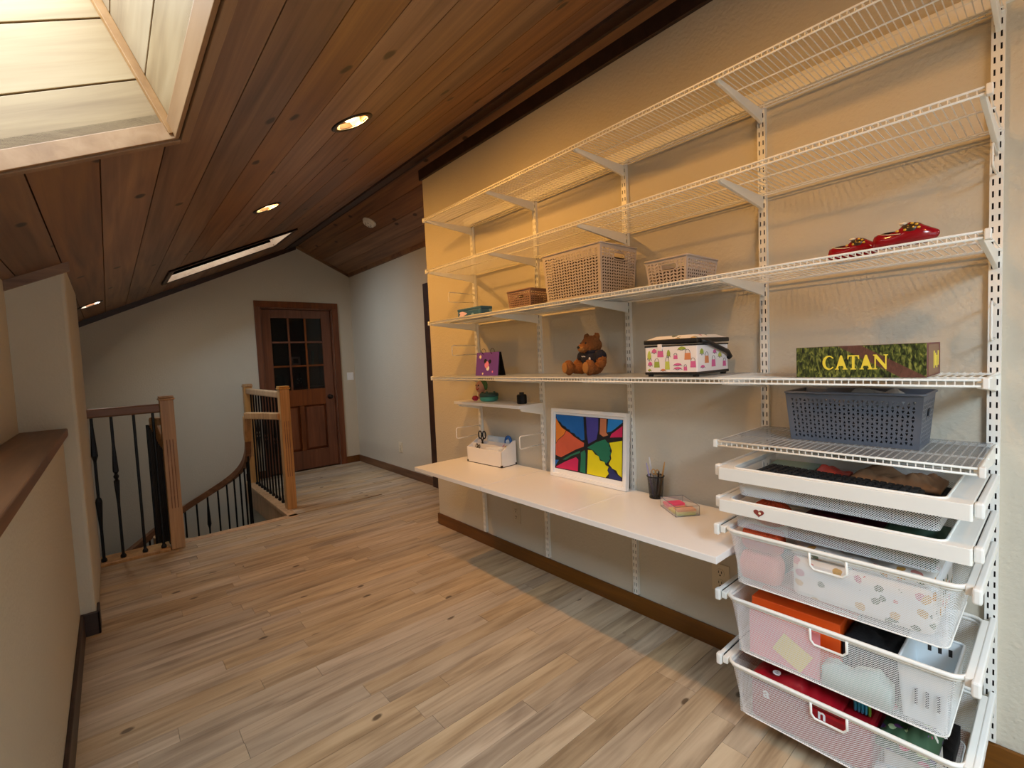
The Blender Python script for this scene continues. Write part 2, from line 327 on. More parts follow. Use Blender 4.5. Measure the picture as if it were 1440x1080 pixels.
def subtract(rect, holes):
    out = [rect]
    for hx0, hx1, hy0, hy1 in holes:
        nxt = []
        for x0, x1, y0, y1 in out:
            a0, a1, b0, b1 = max(x0, hx0), min(x1, hx1), max(y0, hy0), min(y1, hy1)
            if a0 >= a1 or b0 >= b1: nxt.append((x0, x1, y0, y1)); continue
            if x0 < a0: nxt.append((x0, a0, y0, y1))
            if a1 < x1: nxt.append((a1, x1, y0, y1))
            if y0 < b0: nxt.append((a0, a1, y0, b0))
            if b1 < y1: nxt.append((a0, a1, b1, y1))
        out = nxt
    return out

# ================================================================ THE SETTING
Y0 = -2.1; ZL = -2.6; OPX, OPY = 1.12, 4.33       # stairwell opening: x < OPX, y > OPY
COLX, COLY0, COLY1 = -.125, 3.12, 4.28
# floor slab + planks
b = MB()
for x0, x1, y0, y1 in ((-.34, 2.6, Y0, OPY), (OPX, 2.6, OPY, YB+.1)): b.box(x0, x1, y0, y1, -.24, -.009)
floor = struct(b.build('floor', ['oak_floor']), 'pale oak plank floor with dark knots')
unit = bpy.data.meshes.new('floor_plank')
unit.from_pydata([(x, y, z) for z in (-1, 0) for y in (0, 1) for x in (0, 1)], [], [(0, 2, 3, 1), (4, 5, 7, 6), (0, 1, 5, 4), (2, 6, 7, 3), (0, 4, 6, 2), (1, 3, 7, 5)])
unit.materials.append(M['oak_floor'])
PW = .0845; row = 0; y = -.30; nplank = 0
while y < YB - .01:
    y1 = min(y + PW, YB)
    xa = -.185 if y < 3.1 else (-.125 if y < COLY1 else (-.125 if y < OPY-.01 else OPX)); xb = W if y < YE else XC
    if y < OPY < y1: xa = -.125
    x = xa - R.uniform(0, .8)
    while x < xb - .001:
        ln = R.choice((.45, .6, .75, .9, 1.05, 1.3, 1.6)) * R.uniform(.9, 1.1)
        p0, p1 = max(x, xa), min(x+ln, xb)
        if xb - p1 < .12: p1 = xb
        if p1 - p0 > .02:
            o = bpy.data.objects.new('floor_plank', unit); COL.objects.link(o); o.parent = floor
            ye = y1 if y1 <= OPY or xa >= OPX else min(y1, OPY) if p0 < OPX else y1
            o.location = (p0+.0006, y+.0005, R.uniform(-.0006, .0002)); o.scale = (p1-p0-.0012, ye-y-.001, .0085); nplank += 1
        x = p1
    y += PW; row += 1
# oak nosing round the stairwell opening
b = MB(); b.box(.33, OPX+.05, OPY-.055, OPY+.025, -.03, .004); b.box(OPX-.025, OPX+.05, OPY-.03, YB, -.03, .004)
b.box(OPX-.012, OPX, OPY+.02, YB, -.24, -.03); b.box(-.9, OPX, OPY-.0, OPY+.012, -.24, -.03)
struct(b.build('trim_1', 'oak_rail', bevel=.004), 'oak nosing edging the stairwell opening')
b = MB(); b.box(COLX, .26, OPY-.16, OPY+.025, -.02, .02)
struct(b.build('trim_2', 'oak_rail', bevel=.004), 'oak base strip under the stairwell guard rail')

# ceiling: backing with skylight holes, planks, ridge beam
MLS = Matrix(((0, -CA, -SA, RX), (1, 0, 0, 0), (0, -SA, CA, RZ), (0, 0, 0, 1)))   # local x = world y, local y = down the slope
MRS = Matrix(((0, CA, SA, RX), (-1, 0, 0, 0), (0, -SA, CA, RZ), (0, 0, 0, 1)))     # local x = -world y
def s_of(x): return (RX - x)/CA
H1 = (SK1[2], SK1[3], s_of(SK1[1]), s_of(SK1[0])); H2 = (SK2[2], SK2[3], s_of(SK2[1]), s_of(SK2[0])); H3 = (SK_ADDED[2], SK_ADDED[3], s_of(SK_ADDED[1]), s_of(SK_ADDED[0]))
SMAX = 3.05
DOWN = ((.84, 1.935), (.82, 3.224), (-.067, 5.074), (.84, .65), (.84, -.64))
HD = [(y-.058, y+.058, s_of(x)-.058, s_of(x)+.058) for x, y in DOWN]
b = MB()
for x0, x1, s0, s1 in subtract((Y0-.1, YB+.1, -.02, SMAX), [H1, H2, H3]+HD): b.box(x0, x1, s0, s1, .018, .06, MLS)
b.box(-(YB+.1), -(Y0-.1), -.02, .95, .018, .06, MRS)
ceiling = struct(b.build('ceiling', 'groove'), 'sloping tongue and groove pine ceiling with dark knots')
def cplank(mw, rects):
    c = MB()
    for x0, x1, s0, s1 in rects: c.box(x0, x1, s0, s1, 0, .02)
    o = c.build('ceiling_plank', 'pine_ceiling', ceiling); o.matrix_local = mw; return o
PS = .172; s = .106 - PS
while s < SMAX:
    cplank(MLS, subtract((Y0, YB, max(s, 0)+.002, min(s+PS, SMAX)-.002), [H1, H2, H3]+HD)); s += PS
s = 0
while s < .75:
    cplank(MRS, [(-YB, -Y0, s+.002, min(s+PS, .78)-.002)]); s += PS
b = MB(); b.box(Y0, YB, -.0, .150, -.014, .002, MLS); b.box(-YB, -Y0, -.005, .02, -.012, .002, MRS)
struct(b.build('trim_3', 'dark_trim', bevel=.002), 'dark stained ridge board along the ceiling peak')

def skylight(name, lab, sk, drop):
    x0, x1, y0, y1 = sk; s0, s1 = s_of(x1), s_of(x0); mw = MLS
    root = struct(bpy.data.objects.new(name, None), lab); COL.objects.link(root)
    def part(nm, mat, boxes, bevel=.0015):
        c = MB()
        for q in boxes: c.box(*q)
        o = c.build(nm, mat, root, bevel=bevel); o.matrix_local = mw; return o
    nb = 3; h = WELL/nb
    for k in range(nb):
        z0, z1 = k*h+.002, (k+1)*h-.002
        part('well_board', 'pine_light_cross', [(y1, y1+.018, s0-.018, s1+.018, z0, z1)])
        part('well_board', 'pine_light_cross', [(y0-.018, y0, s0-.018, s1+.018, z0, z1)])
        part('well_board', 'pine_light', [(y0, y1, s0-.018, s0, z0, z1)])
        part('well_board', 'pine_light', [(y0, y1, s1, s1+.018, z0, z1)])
    c = MB()
    c.box(y0-.03, y1+.03, s0-.03, s0-.019, -.01, WELL); c.box(y0-.03, y1+.03, s1+.019, s1+.03, -.01, WELL)
    c.box(y0-.03, y0-.019, s0-.03, s1+.03, -.01, WELL); c.box(y1+.019, y1+.03, s0-.03, s1+.03, -.01, WELL)
    o = c.build('well_backing', 'groove', root); o.matrix_local = mw
    w = .034   # inner moulding at the mouth, corner strips
    part('mouth_moulding', 'pine_trim', [(y0, y1, s0, s0+.012, -.012, w), (y0, y1, s1-.012, s1, -.012, w), (y0, y0+.012, s0, s1, -.012, w), (y1-.012, y1, s0, s1, -.012, w)])
    part('corner_strip', 'pine_trim', [(y1-.022, y1, s0, s0+.022, 0, WELL-.02)]); part('corner_strip', 'pine_trim', [(y1-.022, y1, s1-.022, s1, 0, WELL-.02)])
    e = .03
    part('casing', drop, [(y0-e, y1+e, s0-e, s0-.004, -.016, .004), (y0-e, y1+e, s1+.004, s1+e, -.016, .004), (y0-e, y0-.004, s0-.004, s1+.004, -.016, .004), (y1+.004, y1+e, s0-.004, s1+.004, -.016, .004)])
    part('sash_frame', 'paint_white', [(y0-.02, y1+.02, s0-.02, s0+.04, WELL+.03, WELL+.06), (y0-.02, y1+.02, s1-.04, s1+.02, WELL+.03, WELL+.06), (y0-.02, y0+.03, s0+.04, s1-.04, WELL+.03, WELL+.06), (y1-.03, y1+.02, s0+.04, s1-.04, WELL+.03, WELL+.06)])
    part('glass_pane', 'glass', [(y0+.03, y1-.03, s0+.04, s1-.04, WELL+.042, WELL+.048)], 0)
skylight('window_1', 'large skylight over the half wall with a pale pine well', SK1, 'pine_trim')
skylight('window_2', 'long skylight over the stairwell with a pale pine well', SK2, 'dark_trim')
skylight('fill_skylight', 'unseen skylight added near the end window to brighten the room', SK_ADDED, 'pine_trim')

# walls -------------------------------------------------
def wallprism(name, poly, y0, y1, label, mat='paint', bevel=0):   # polygon in x,z extruded along y
    c = MB(); c.prism(poly, lambda a, q, d: (a, y0+d, q), y1-y0)
    return struct(c.build(name, mat, bevel=bevel), label)
CL = lambda x: ceil_z(x)+.012
wallprism('wall_right', [(W, -.01), (XC+.12, -.01), (XC+.12, CL(XC+.12)), (W, CL(W))], Y0, YE, 'beige textured wall carrying the white shelving')
# corridor wall with a doorway next to the shelf wall
D2a, D2b, D2h = 3.30, 4.03, 1.985
c = MB()
for y0, y1, z0, z1 in subtract((YE, YB+.1, -.01, CL(XC)), [(D2a, D2b, -.1, D2h)]): c.box(XC, XC+.12, y0, y1, z0, z1)
struct(c.build('wall_corridor', 'paint'), 'pale corridor wall beyond the shelving')
# back wall with the glazed door
DX0, DX1, DZ = 1.385, 2.215, 1.99
c = MB(); c.prism([(-1, ZL), (DX0, ZL), (DX0, CL(DX0)), (-1, CL(-1))], lambda a, q, d: (a, YB+d, q), .1)
c.prism([(DX0, DZ), (DX1, DZ), (DX1, CL(DX1)), (RX, CL(RX)), (DX0, CL(DX0))], lambda a, q, d: (a, YB+d, q), .1)
c.prism([(DX1, -.01), (XC+.12, -.01), (XC+.12, CL(XC+.12)), (DX1, CL(DX1))], lambda a, q, d: (a, YB+d, q), .1)
c.box(DX0, XC+.12, YB, YB+.1, ZL, -.01)
struct(c.build('wall_back', 'paint'), 'grey green gable wall with the glazed door')
# left: half wall with cap, knee wall above, full height block by the stairwell
c = MB(); c.box(-.34, -.185, Y0, COLY0, -.01, 1.0); struct(c.build('wall_left', 'paint'), 'beige half wall under the wooden cap')
c = MB(); c.prism([(-.45, 0), (-.33, 0), (-.33, CL(-.33)), (-.45, CL(-.45))], lambda a, q, d: (a, Y0+d, q), COLY0-Y0); struct(c.build('wall_knee', 'paint'), 'knee wall set back behind the half wall')
wallprism('wall_stairs', [(-.9, -.01), (COLX, -.01), (COLX, CL(COLX)), (-.9, CL(-.9))], COLY0, COLY1, 'full height wall block with rounded corner beside the stairwell', bevel=.015)
c = MB(); c.prism([(-1.02, ZL), (-.9, ZL), (-.9, CL(-.9)), (-1.02, CL(-1.02))], lambda a, q, d: (a, COLY1-.1+d, q), YB-COLY1+.2)
c.box(-1, OPX+.1, OPY-.12, OPY-.0, ZL, -.24); c.box(OPX, OPX+.1, OPY, YB, ZL, -.24); struct(c.build('wall_stairwell', 'stairwell'), 'plain walls of the stairwell shaft')
c = MB(); c.box(-1, OPX+.1, OPY-.1, YB+.1, ZL-.1, ZL); struct(c.build('floor_lower', 'oak_floor'), 'floor of the level below seen down the stairwell')
# wall behind the viewer with an unseen window added to brighten the room
c = MB()
for x0, x1, z0, z1 in subtract((-.45, W+.1, -.01, 2.8), [(-.1, 1.6, .75, 1.95)]): c.box(x0, x1, Y0-.12, Y0, z0, z1)
struct(c.build('wall_front', 'paint'), 'wall with an added wide window facing the stairwell')
w3 = struct(bpy.data.objects.new('fill_window', None), 'unseen white framed window added in the end wall for daylight'); COL.objects.link(w3)
c = MB()
for x0, x1, z0, z1 in ((-.1, 1.6, .75, .79), (-.1, 1.6, 1.91, 1.95), (-.1, -.06, .79, 1.91), (1.56, 1.6, .79, 1.91), (.73, .77, .79, 1.91)): c.box(x0, x1, Y0-.08, Y0-.03, z0, z1)
c.build('window_frame', 'paint_white', w3); c = MB(); c.box(-.06, 1.56, Y0-.06, Y0-.055, .79, 1.91); c.build('window_pane', 'glass', w3)

# baseboards, caps, trims
def bb(name, boxes, label, mat='base_brown'):
    c = MB()
    for q in boxes: c.box(*q)
    return struct(c.build(name, mat, bevel=.004), label)
BH = .086
bb('baseboard_right', [(W-.014, W, Y0, YE+.012, 0, BH), (W-.014, XC, YE, YE+.012, 0, BH)], 'brown baseboard under the shelving wall')
bb('baseboard_corridor', [(XC-.014, XC, 4.18, YB, 0, BH)], 'brown baseboard along the corridor wall')
bb('baseboard_back', [(2.285, XC, YB-.014, YB, 0, BH), (OPX, 1.33, YB-.014, YB, 0, BH)], 'brown baseboard beside the glazed door')
bb('baseboard_left', [(-.185, -.171, Y0, COLY0-.012, 0, .115), (-.185, COLX+.012, COLY0-.014, COLY0, 0, .115), (COLX, COLX+.012, COLY0-.014, COLY0+.11, 0, .115)], 'dark brown baseboard along the half wall', 'dark_trim')
bb('trim_4', [(-.33, -.165, Y0, COLY0, .998, 1.034)], 'wooden cap on top of the half wall', 'cap_brown')
bb('trim_5', [(W-.02, W, Y0, YE+.02, 2.645, CL(W)+.01)], 'dark stained board along the top of the shelving wall', 'dark_trim')
def slopetrim(name, x0, x1, y, th, w, mat, label):
    c = MB(); n = -1 if th < 0 else 1
    z0, z1 = ceil_z(x0), ceil_z(x1)
    c.hexa([(x0, y, z0-w), (x1, y, z1-w), (x1, y+th, z1-w), (x0, y+th, z0-w), (x0, y, z0+.004), (x1, y, z1+.004), (x1, y+th, z1+.004), (x0, y+th, z0+.004)])
    return struct(c.build(name, mat), label)
slopetrim('trim_6', -.9, RX, YB, -.018, .055, 'dark_trim', 'dark board under the left slope on the gable wall')
slopetrim('trim_7', RX, XC, YB, -.018, .035, 'pine_ceiling', 'reddish board under the right slope on the gable wall')
slopetrim('trim_8', -.36, COLX+.02, COLY0, -.018, .045, 'pine_ceiling', 'wooden board at the head of the wall block')
c = MB(); zc = ceil_z(XC); c.box(XC-.018, XC, D2b, YB, zc-.035, zc+.01); struct(c.build('trim_9', 'pine_ceiling'), 'reddish board along the head of the corridor wall')

# glazed door -------------------------------------------------
d1 = struct(bpy.data.objects.new('door_1', None), 'reddish wooden door with nine glass panes'); COL.objects.link(d1)
yd = YB+.03; th = .038
def dbox(nm, mat, boxes, bevel=.003, parent=d1):
    c = MB()
    for q in boxes: c.box(*q)
    return c.build(nm, mat, parent, bevel=bevel)
dbox('casing', 'cherry', [(1.325, DX0, YB-.018, YB, 0, DZ+.002)]); dbox('casing', 'cherry', [(DX1, 2.287, YB-.018, YB, 0, DZ+.002)]); dbox('casing', 'cherry', [(1.325, 2.287, YB-.02, YB, DZ, 2.064)])
dbox('door_jamb', 'cherry', [(DX0, DX0+.015, YB, YB+.1, 0, DZ), (DX1-.015, DX1, YB, YB+.1, 0, DZ), (DX0, DX1, YB, YB+.1, DZ-.015, DZ)], .001)
a0, a1 = DX0+.018, DX1-.018; g0, g1 = 1.50, 2.085; gz0, gz1 = 1.0, 1.872
dbox('stile', 'cherry', [(a0, g0, yd, yd+th, .01, DZ-.018)]); dbox('stile', 'cherry', [(g1, a1, yd, yd+th, .01, DZ-.018)])
dbox('rail', 'cherry', [(g0, g1, yd, yd+th, gz1, DZ-.018)]); dbox('rail', 'cherry', [(g0, g1, yd, yd+th, .80, gz0)]); dbox('rail', 'cherry', [(g0, g1, yd, yd+th, .01, .24)])
dbox('stile', 'cherry', [(1.765, 1.82, yd, yd+th, .24, .80)])
for x0, x1 in ((g0, 1.765), (1.82, g1)):
    c = MB(); c.hexa([(x0+.0, yd+.03, .24), (x1, yd+.03, .24), (x1-.03, yd+.012, .27), (x0+.03, yd+.012, .27), (x0, yd+.03, .80), (x1, yd+.03, .80), (x1-.03, yd+.012, .77), (x0+.03, yd+.012, .77)])
    c.build('raised_panel', 'cherry', d1)
pw = (g1-g0)/3; ph = (gz1-gz0)/3
for i in (1, 2): dbox('muntin', 'cherry', [(g0+pw*i-.011, g0+pw*i+.011, yd+.004, yd+th-.004, gz0, gz1)]); dbox('muntin', 'cherry', [(g0, g1, yd+.006, yd+th-.006, gz0+ph*i-.011, gz0+ph*i+.011)])
for i in range(3):
    for j in range(3): dbox('glass_pane', 'door_glass', [(g0+pw*i, g0+pw*(i+1), yd+.017, yd+.021, gz0+ph*j, gz0+ph*(j+1))], 0)
c = MB(); kx, kz = 2.135, .885; mk = Matrix.Translation((kx, yd, kz)) @ Matrix.Rotation(PI/2, 4, 'X')
c.lathe([(.030, 0), (.030, .006), (.012, .010), (.010, .030), (.022, .036), (.028, .048), (.022, .060), (0, .064)], 16, mat=mk); c.build('door_knob', 'bronze', d1, smooth=True)
# small closet beyond the glass
c = MB()
cx0, cx1, cy1, cz1 = 1.2, 2.45, 7.1, 2.35
c.box(cx0-.05, cx0, YB+.1, cy1, 0, cz1); c.box(cx1, cx1+.05, YB+.1, cy1, 0, cz1); c.box(cx0, cx1, cy1, cy1+.05, 0, cz1); c.box(cx0, cx1, YB+.1, cy1, cz1, cz1+.05); c.box(cx0, cx1, YB+.1, cy1, -.05, 0)
struct(c.build('wall_closet', 'closet'), 'dim room beyond the glazed door')
bk = thing('bookcase', 'dark wooden bookcase seen through the glazed door', 'bookcase', (1.95, 6.93, 0))
c = MB(); c.box(-.42, -.40, -.15, .15, 0, 1.62); c.box(.40, .42, -.15, .15, 0, 1.62); c.build('side_panel', 'cherry', bk)
for z in (.35, .66, .98, 1.28, 1.60): c = MB(); c.box(-.40, .40, -.15, .15, z, z+.02); c.build('shelf_board', 'cherry', bk)
pf = thing('picture_frame', 'small pale square picture frame on the bookcase shelf', 'picture frame', (1.96, 6.84, 1.30))
c = MB(); c.box(-.06, .06, -.008, .008, 0, .12); c.build('frame_border', 'photo_white', pf, bevel=.004); c = MB(); c.box(-.032, .032, -.0095, -.007, .028, .092); c.build('photo', 'black', pf)
vz = MB(); vz.lathe([(0, 0), (.05, 0), (.065, .06), (.05, .13), (.03, .17), (.035, .20)], 16); v = tag(vz.build('vase', 'black', smooth=True), 'dark rounded vase on the bookcase behind the glass', 'vase'); v.location = (1.975, 6.84, 1.00)
vz = MB()
for k, (dx, dz) in enumerate(((-.02, .06), (.022, .07), (-.005, .09), (-.022, .115), (.02, .118))): vz.ell((dx, -.066+.02*abs(dx)*10, dz), (.009, .004, .006), 8, 6)
vz.build('painted_dots', 'photo_white', v)
vz = MB(); vz.lathe([(0, 0), (.06, 0), (.06, .15), (.045, .16), (.045, .18)], 14); v = tag(vz.build('jar', 'black', smooth=True), 'dark straight sided jar on the bookcase behind the glass', 'jar'); v.location = (1.75, 6.84, 1.00)
for k, (x, h, m_) in enumerate(((2.11, .20, 'tin_navy'), (2.14, .22, 'maroon'), (2.18, .19, 'teal_dark'))):
    vz = MB(); vz.box(-.014, .014, -.07, .07, 0, h); v = tag(vz.build('book', m_, bevel=.002), ('navy', 'maroon', 'dark teal')[k] + ' book upright on the bookcase behind the glass', 'book', 'books behind the glazed door'); v.location = (x, 6.86, 1.30)

# doorway by the shelf wall: only its casing shows
d2 = struct(bpy.data.objects.new('door_2', None), 'dark wooden door with casing in the corridor wall'); COL.objects.link(d2)
dbox('casing', 'dark_trim', [(XC-.03, XC, D2b-.005, 4.18, 0, 2.05)], parent=d2); dbox('casing', 'dark_trim', [(XC-.03, XC, YE+.015, D2a, 0, 2.05)], parent=d2); dbox('casing', 'dark_trim', [(XC-.03, XC, D2a, D2b-.005, D2h, 2.05)], parent=d2)
dbox('door_leaf', 'cherry', [(XC+.05, XC+.09, D2a, D2b, 0, D2h)], parent=d2)

# ================================================================ FIXTURES
def downlight(x, y, label, power, cool=False):
    z = ceil_z(x); mw = Matrix.Translation((x, y, z)) @ Matrix.Rotation(-ANG, 4, 'Y')
    root = thing('recessed_downlight', label, 'ceiling light', (0, 0, 0), 'recessed downlights in the sloping ceiling'); root.matrix_world = mw
    c = MB(); c.lathe([(.066, .002), (.068, -.004), (.086, -.005), (.090, -.002), (.090, .001)], 32, caps=False); c.build('trim_ring', 'bronze', root, smooth=True)
    c = MB(); c.lathe([(.067, -.003), (.066, .004), (.056, .05), (.050, .062), (0, .062)], 32, caps=False); c.build('reflector', 'cream_paint' if not cool else 'photo_white', root, smooth=True)
    c = MB(); c.lathe([(0, .006), (.022, .009), (.036, .02), (.040, .040), (.03, .061)], 24, caps=False); c.build('bulb', 'bulb_cool' if cool else 'bulb', root, smooth=True)
    l = bpy.data.lights.new('downlight_lamp', 'AREA'); l.shape = 'DISK'; l.size = .07; l.energy = power; l.color = (1, .47, .10) if not cool else (1, .86, .7); l.spread = math.radians(150)
    o = bpy.data.objects.new('downlight_lamp', l); COL.objects.link(o); o.parent = root; o.location = (0, 0, .002); o.rotation_euler = (0, -ANG*.75, 0)
downlight(.84, 1.935, 'lit downlight with dark ring in the pine planks above the shelves', 7.5)
downlight(.82, 3.224, 'lit downlight with dark ring between the shelves and stairwell skylight', 9)
downlight(-.067, 5.074, 'small lit downlight low on the slope over the stairwell', 2.5, True)
downlight(.84, .65, 'unseen downlight added over the drawer unit', 3.5); downlight(.84, -.64, 'unseen downlight added near the end window', 2.5)  # two downlights out of view, added for brightness
c = MB(); c.lathe([(0, -.036), (.048, -.036), (.055, -.030), (.058, -.012), (.066, -.010), (.066, 0)], 28)
sd = tag(c.build('smoke_detector', 'plastic_white', smooth=True), 'round white smoke detector on the right ceiling slope', 'smoke detector')
xs = 2.03; sd.matrix_world = Matrix.Translation((xs, 4.41, ceil_z(xs))) @ Matrix.Rotation(ANG, 4, 'Y')
for k in range(6): c = MB(); a = k*PI/3; c.box(.030*math.cos(a)-.008, .030*math.cos(a)+.008, .030*math.sin(a)-.002, .030*math.sin(a)+.002, -.0375, -.035); c.build('vent_slot', 'slot_dark', sd)
def plate(name, label, cat, mw, kind, mat):
    root = thing(name, label, cat); root.matrix_world = mw   # local: x right, z up, -y towards viewer
    w, h = (.076, .118) if kind != 'switch' else (.085, .1)
    c = MB(); c.box(-w/2, w/2, -.006, 0, -h/2, h/2); c.build('cover_plate', mat, root, bevel=.002)
    if kind == 'switch':
        for dx in (-.02, .02): c = MB(); c.box(dx-.010, dx+.010, -.009, -.005, -.027, .027); c.build('rocker', mat, root, bevel=.002)
    else:
        for dz in (-.022, .022):
            c = MB(); c.lathe([(.018, 0), (.017, .003), (0, .003)], 18, mat=Matrix.Translation((0, -.006, dz)) @ Matrix.Rotation(PI/2, 4, 'X')); so = c.build('socket', mat, root, smooth=False)
            c = MB(); c.box(-.0075, -.005, -.0100, -.0085, dz-.001, dz+.009); c.box(.005, .0075, -.0100, -.0085, dz-.001, dz+.009); c.box(-.003, .003, -.0100, -.0085, dz-.012, dz-.007); c.build('pin_hole', 'slot_dark', so)
RW = Matrix.Rotation(-PI/2, 4, 'Z')
plate('light_switch', 'white double light switch on the gable wall by the glazed door', 'light switch', Matrix.Translation((2.405, YB, 1.13)), 'switch', 'paint_white')
plate('power_outlet', 'pale power outlet low on the corridor wall', 'outlet', Matrix.Translation((XC, 4.90, .318)) @ RW, 'outlet', 'almond')
plate('power_outlet', 'almond power outlet on the shelving wall beside the mesh drawers', 'outlet', Matrix.Translation((W, .937, .313)) @ RW, 'outlet', 'almond')
plate('power_outlet', 'beige power outlet on the wall under the white desk', 'outlet', Matrix.Translation((W, 2.253, .292)) @ RW, 'outlet', 'outlet_beige')

# ================================================================ STAIR RAILINGS
def newel(root, x, y, z0, z1, w=.082):
    c = MB(); h = w/2
    c.box(x-h, x+h, y-h, y+h, z0, z1-.03); p = c.build('newel_post', 'oak_rail', root, bevel=.004)
    c = MB(); c.box(x-h-.008, x+h+.008, y-h-.008, y+h+.008, z1-.03, z1-.016); c.box(x-h-.003, x+h+.003, y-h-.003, y+h+.003, z1-.016, z1); c.build('post_cap', 'oak_rail', p, bevel=.005)
    c = MB()
    for dx in (-.018, 0, .018): c.box(x+dx-.003, x+dx+.003, y-h-.0012, y-h+.002, .30, .80)
    if z1 - z0 > 1: c.build('flute', 'walnut_rail', p)
def baluster(root, x, y, z0, z1, style=0, r=.0085):
    L = z1-z0; S = [(r*1.9, 0), (r*1.9, .018), (r, .03)]
    if style == 1: S += [(r, L*.23), (r*2.2, L*.42), (r*1.7, L*.44), (r, L*.45), (r, L*.70), (r*2.2, L*.735), (r*2.1, L*.75), (r, L*.93)]
    if style == 2: S += [(r, L*.38), (r*1.9, L*.545), (r, L*.555), (r*1.9, L*.575), (r, L*.595), (r*1.9, L*.61), (r*1.9, L*.63), (r, L*.80)]
    S += [(r, L)]
    c = MB(); c.lathe(S, 6, (x, y, z0)); return c.build('baluster', 'iron', root)
gr = thing('guard_rail', 'oak guard rail with black iron balusters beside the wall block', 'railing', (0, 4.22, 0))
def P(root): return root.location
def gbuild(b, root, *a, **k): return local(b, root.location).build(*a, parent=root, **k)
gr.location = (0, 0, 0)
newel(gr, .305, 4.22, 0, 1.115)
c = MB(); c.bar([(COLX-.01, 4.22, 1.03), (.27, 4.22, 1.03)], .06, .062); c.build('handrail', 'walnut_rail', gr, bevel=.01)
for x, st in ((-.106, 1), (-.005, 2), (.115, 0), (.222, 0)): baluster(gr, x, 4.22, .018, 1.005, st)
gb = thing('guard_rail', 'oak guard rail with two square posts in front of the glazed door', 'railing')
newel(gb, 1.185, 4.57, 0, 1.115); newel(gb, 1.175, 5.96, 0, 1.115)
c = MB(); c.bar([(1.183, 4.605, 1.035), (1.177, 5.93, 1.035)], .058, .06); c.build('handrail', 'oak_rail', gb, bevel=.01)
for k in range(11): baluster(gb, 1.182-.0005*k, 4.70+k*.112, .0, 1.01, (0, 0, 2)[k % 3])
# outer stair rail: level piece, gooseneck, curving descent round the back
so = thing('stair_railing', 'curving oak stair rail with iron balusters winding down by the gable wall', 'railing')
c = MB(); c.bar([(1.15, 4.58, .845), (1.08, 4.85, .84), (.985, 5.12, .835)], .058, .062); c.build('handrail', 'oak_rail', so, bevel=.008)
c = MB(); c.bar([(.99, 5.14, .825), (.99, 5.155, .70), (.995, 5.19, .58)], .06, .06, (0, 1, 0)); c.build('gooseneck', 'oak_rail', so, bevel=.006)
PTS = [(.995, 5.19, .60), (1.0, 5.26, .46), (.985, 5.38, .33), (.93, 5.53, .21), (.83, 5.68, .10), (.68, 5.80, -.01), (.505, 5.87, -.12), (.32, 5.89, -.245), (.142, 5.84, -.36), (-.015, 5.72, -.44), (-.16, 5.54, -.54), (-.24, 5.33, -.66)]
def resample(pts, n):
    pts = [Vector(p) for p in pts]; out = []
    for i in range(n):
        t = i/(n-1)*(len(pts)-1); k = min(int(t), len(pts)-2); f = t-k
        p0, p1, p2, p3 = pts[max(k-1, 0)], pts[k], pts[k+1], pts[min(k+2, len(pts)-1)]
        out.append(.5*((2*p1) + (p2-p0)*f + (2*p0-5*p1+4*p2-p3)*f*f + (3*p1-p0-3*p2+p3)*f**3))
    return out
c = MB(); c.bar(resample(PTS, 44), .055, .06); c.build('handrail', 'walnut_rail', so, bevel=.006)
CX, CY = .30, 5.16
def tread_top(x, y): return -.19*(min(max(int((math.degrees(math.atan2(y-CY, x-CX)) % 360 + 62) % 360 / 22.5), 0), 10) + 1)
for k, p in enumerate(resample(PTS[1:], 19)): baluster(so, p.x, p.y, tread_top(p.x, p.y)-.002, p.z-.02, 1 if k in (7, 13) else 0)
si = thing('stair_railing', 'short inner stair rail with closely set black balusters behind the square post', 'railing')
ip = [(.272, 4.255, .93), (.232, 4.40, .925), (.255, 4.62, .84), (.30, 4.85, .72), (.345, 5.01, .61)]
c = MB(); c.bar(resample(ip, 18), .05, .055); c.build('handrail', 'oak_rail', si, bevel=.006)
feet = [(.195, 4.42, -.13), (.232, 4.62, -.24), (.275, 4.85, -.38), (.315, 4.96, -.46)]
for p, q in zip(resample([(.205, 4.42, .915), (.240, 4.62, .84), (.285, 4.85, .73), (.318, 4.96, .65)], 15), resample(feet, 15)): baluster(si, q.x, q.y, q.z, p.z-.015, 0, .0095)
c = MB(); c.bar(resample([(.19, 4.325, -.11)] + [(x, y, z-.045) for x, y, z in feet] + [(.345, 5.02, -.55)], 18), .045, .10); c.build('stringer', 'oak_rail', si, bevel=.004)
c = MB(); c.box(.321, .369, 5.006, 5.054, -.66, .66); c.build('end_post', 'oak_rail', si, bevel=.004)
st = thing('staircase', 'winding staircase with oak treads dropping from the landing', 'staircase')
for k in range(11):
    a0 = math.radians(-62 + 22.5*k); a1 = a0+math.radians(23.5); z = -.19*(k+1)
    c = MB(); poly = [(CX+.092*math.cos(a0), CY+.092*math.sin(a0)), (CX+.79*math.cos(a0), CY+.79*math.sin(a0)), (CX+.79*math.cos((a0+a1)/2), CY+.79*math.sin((a0+a1)/2)), (CX+.79*math.cos(a1), CY+.79*math.sin(a1)), (CX+.092*math.cos(a1), CY+.092*math.sin(a1))]
    c.prism(poly, lambda a, q, d: (a, q, z-.04+d), .04); c.build('tread', 'oak_floor', st, bevel=.004)
c = MB(); c.lathe([(.10, ZL), (.10, -.15)], 20, (CX, CY, 0)); c.build('centre_column', 'oak_rail', st)

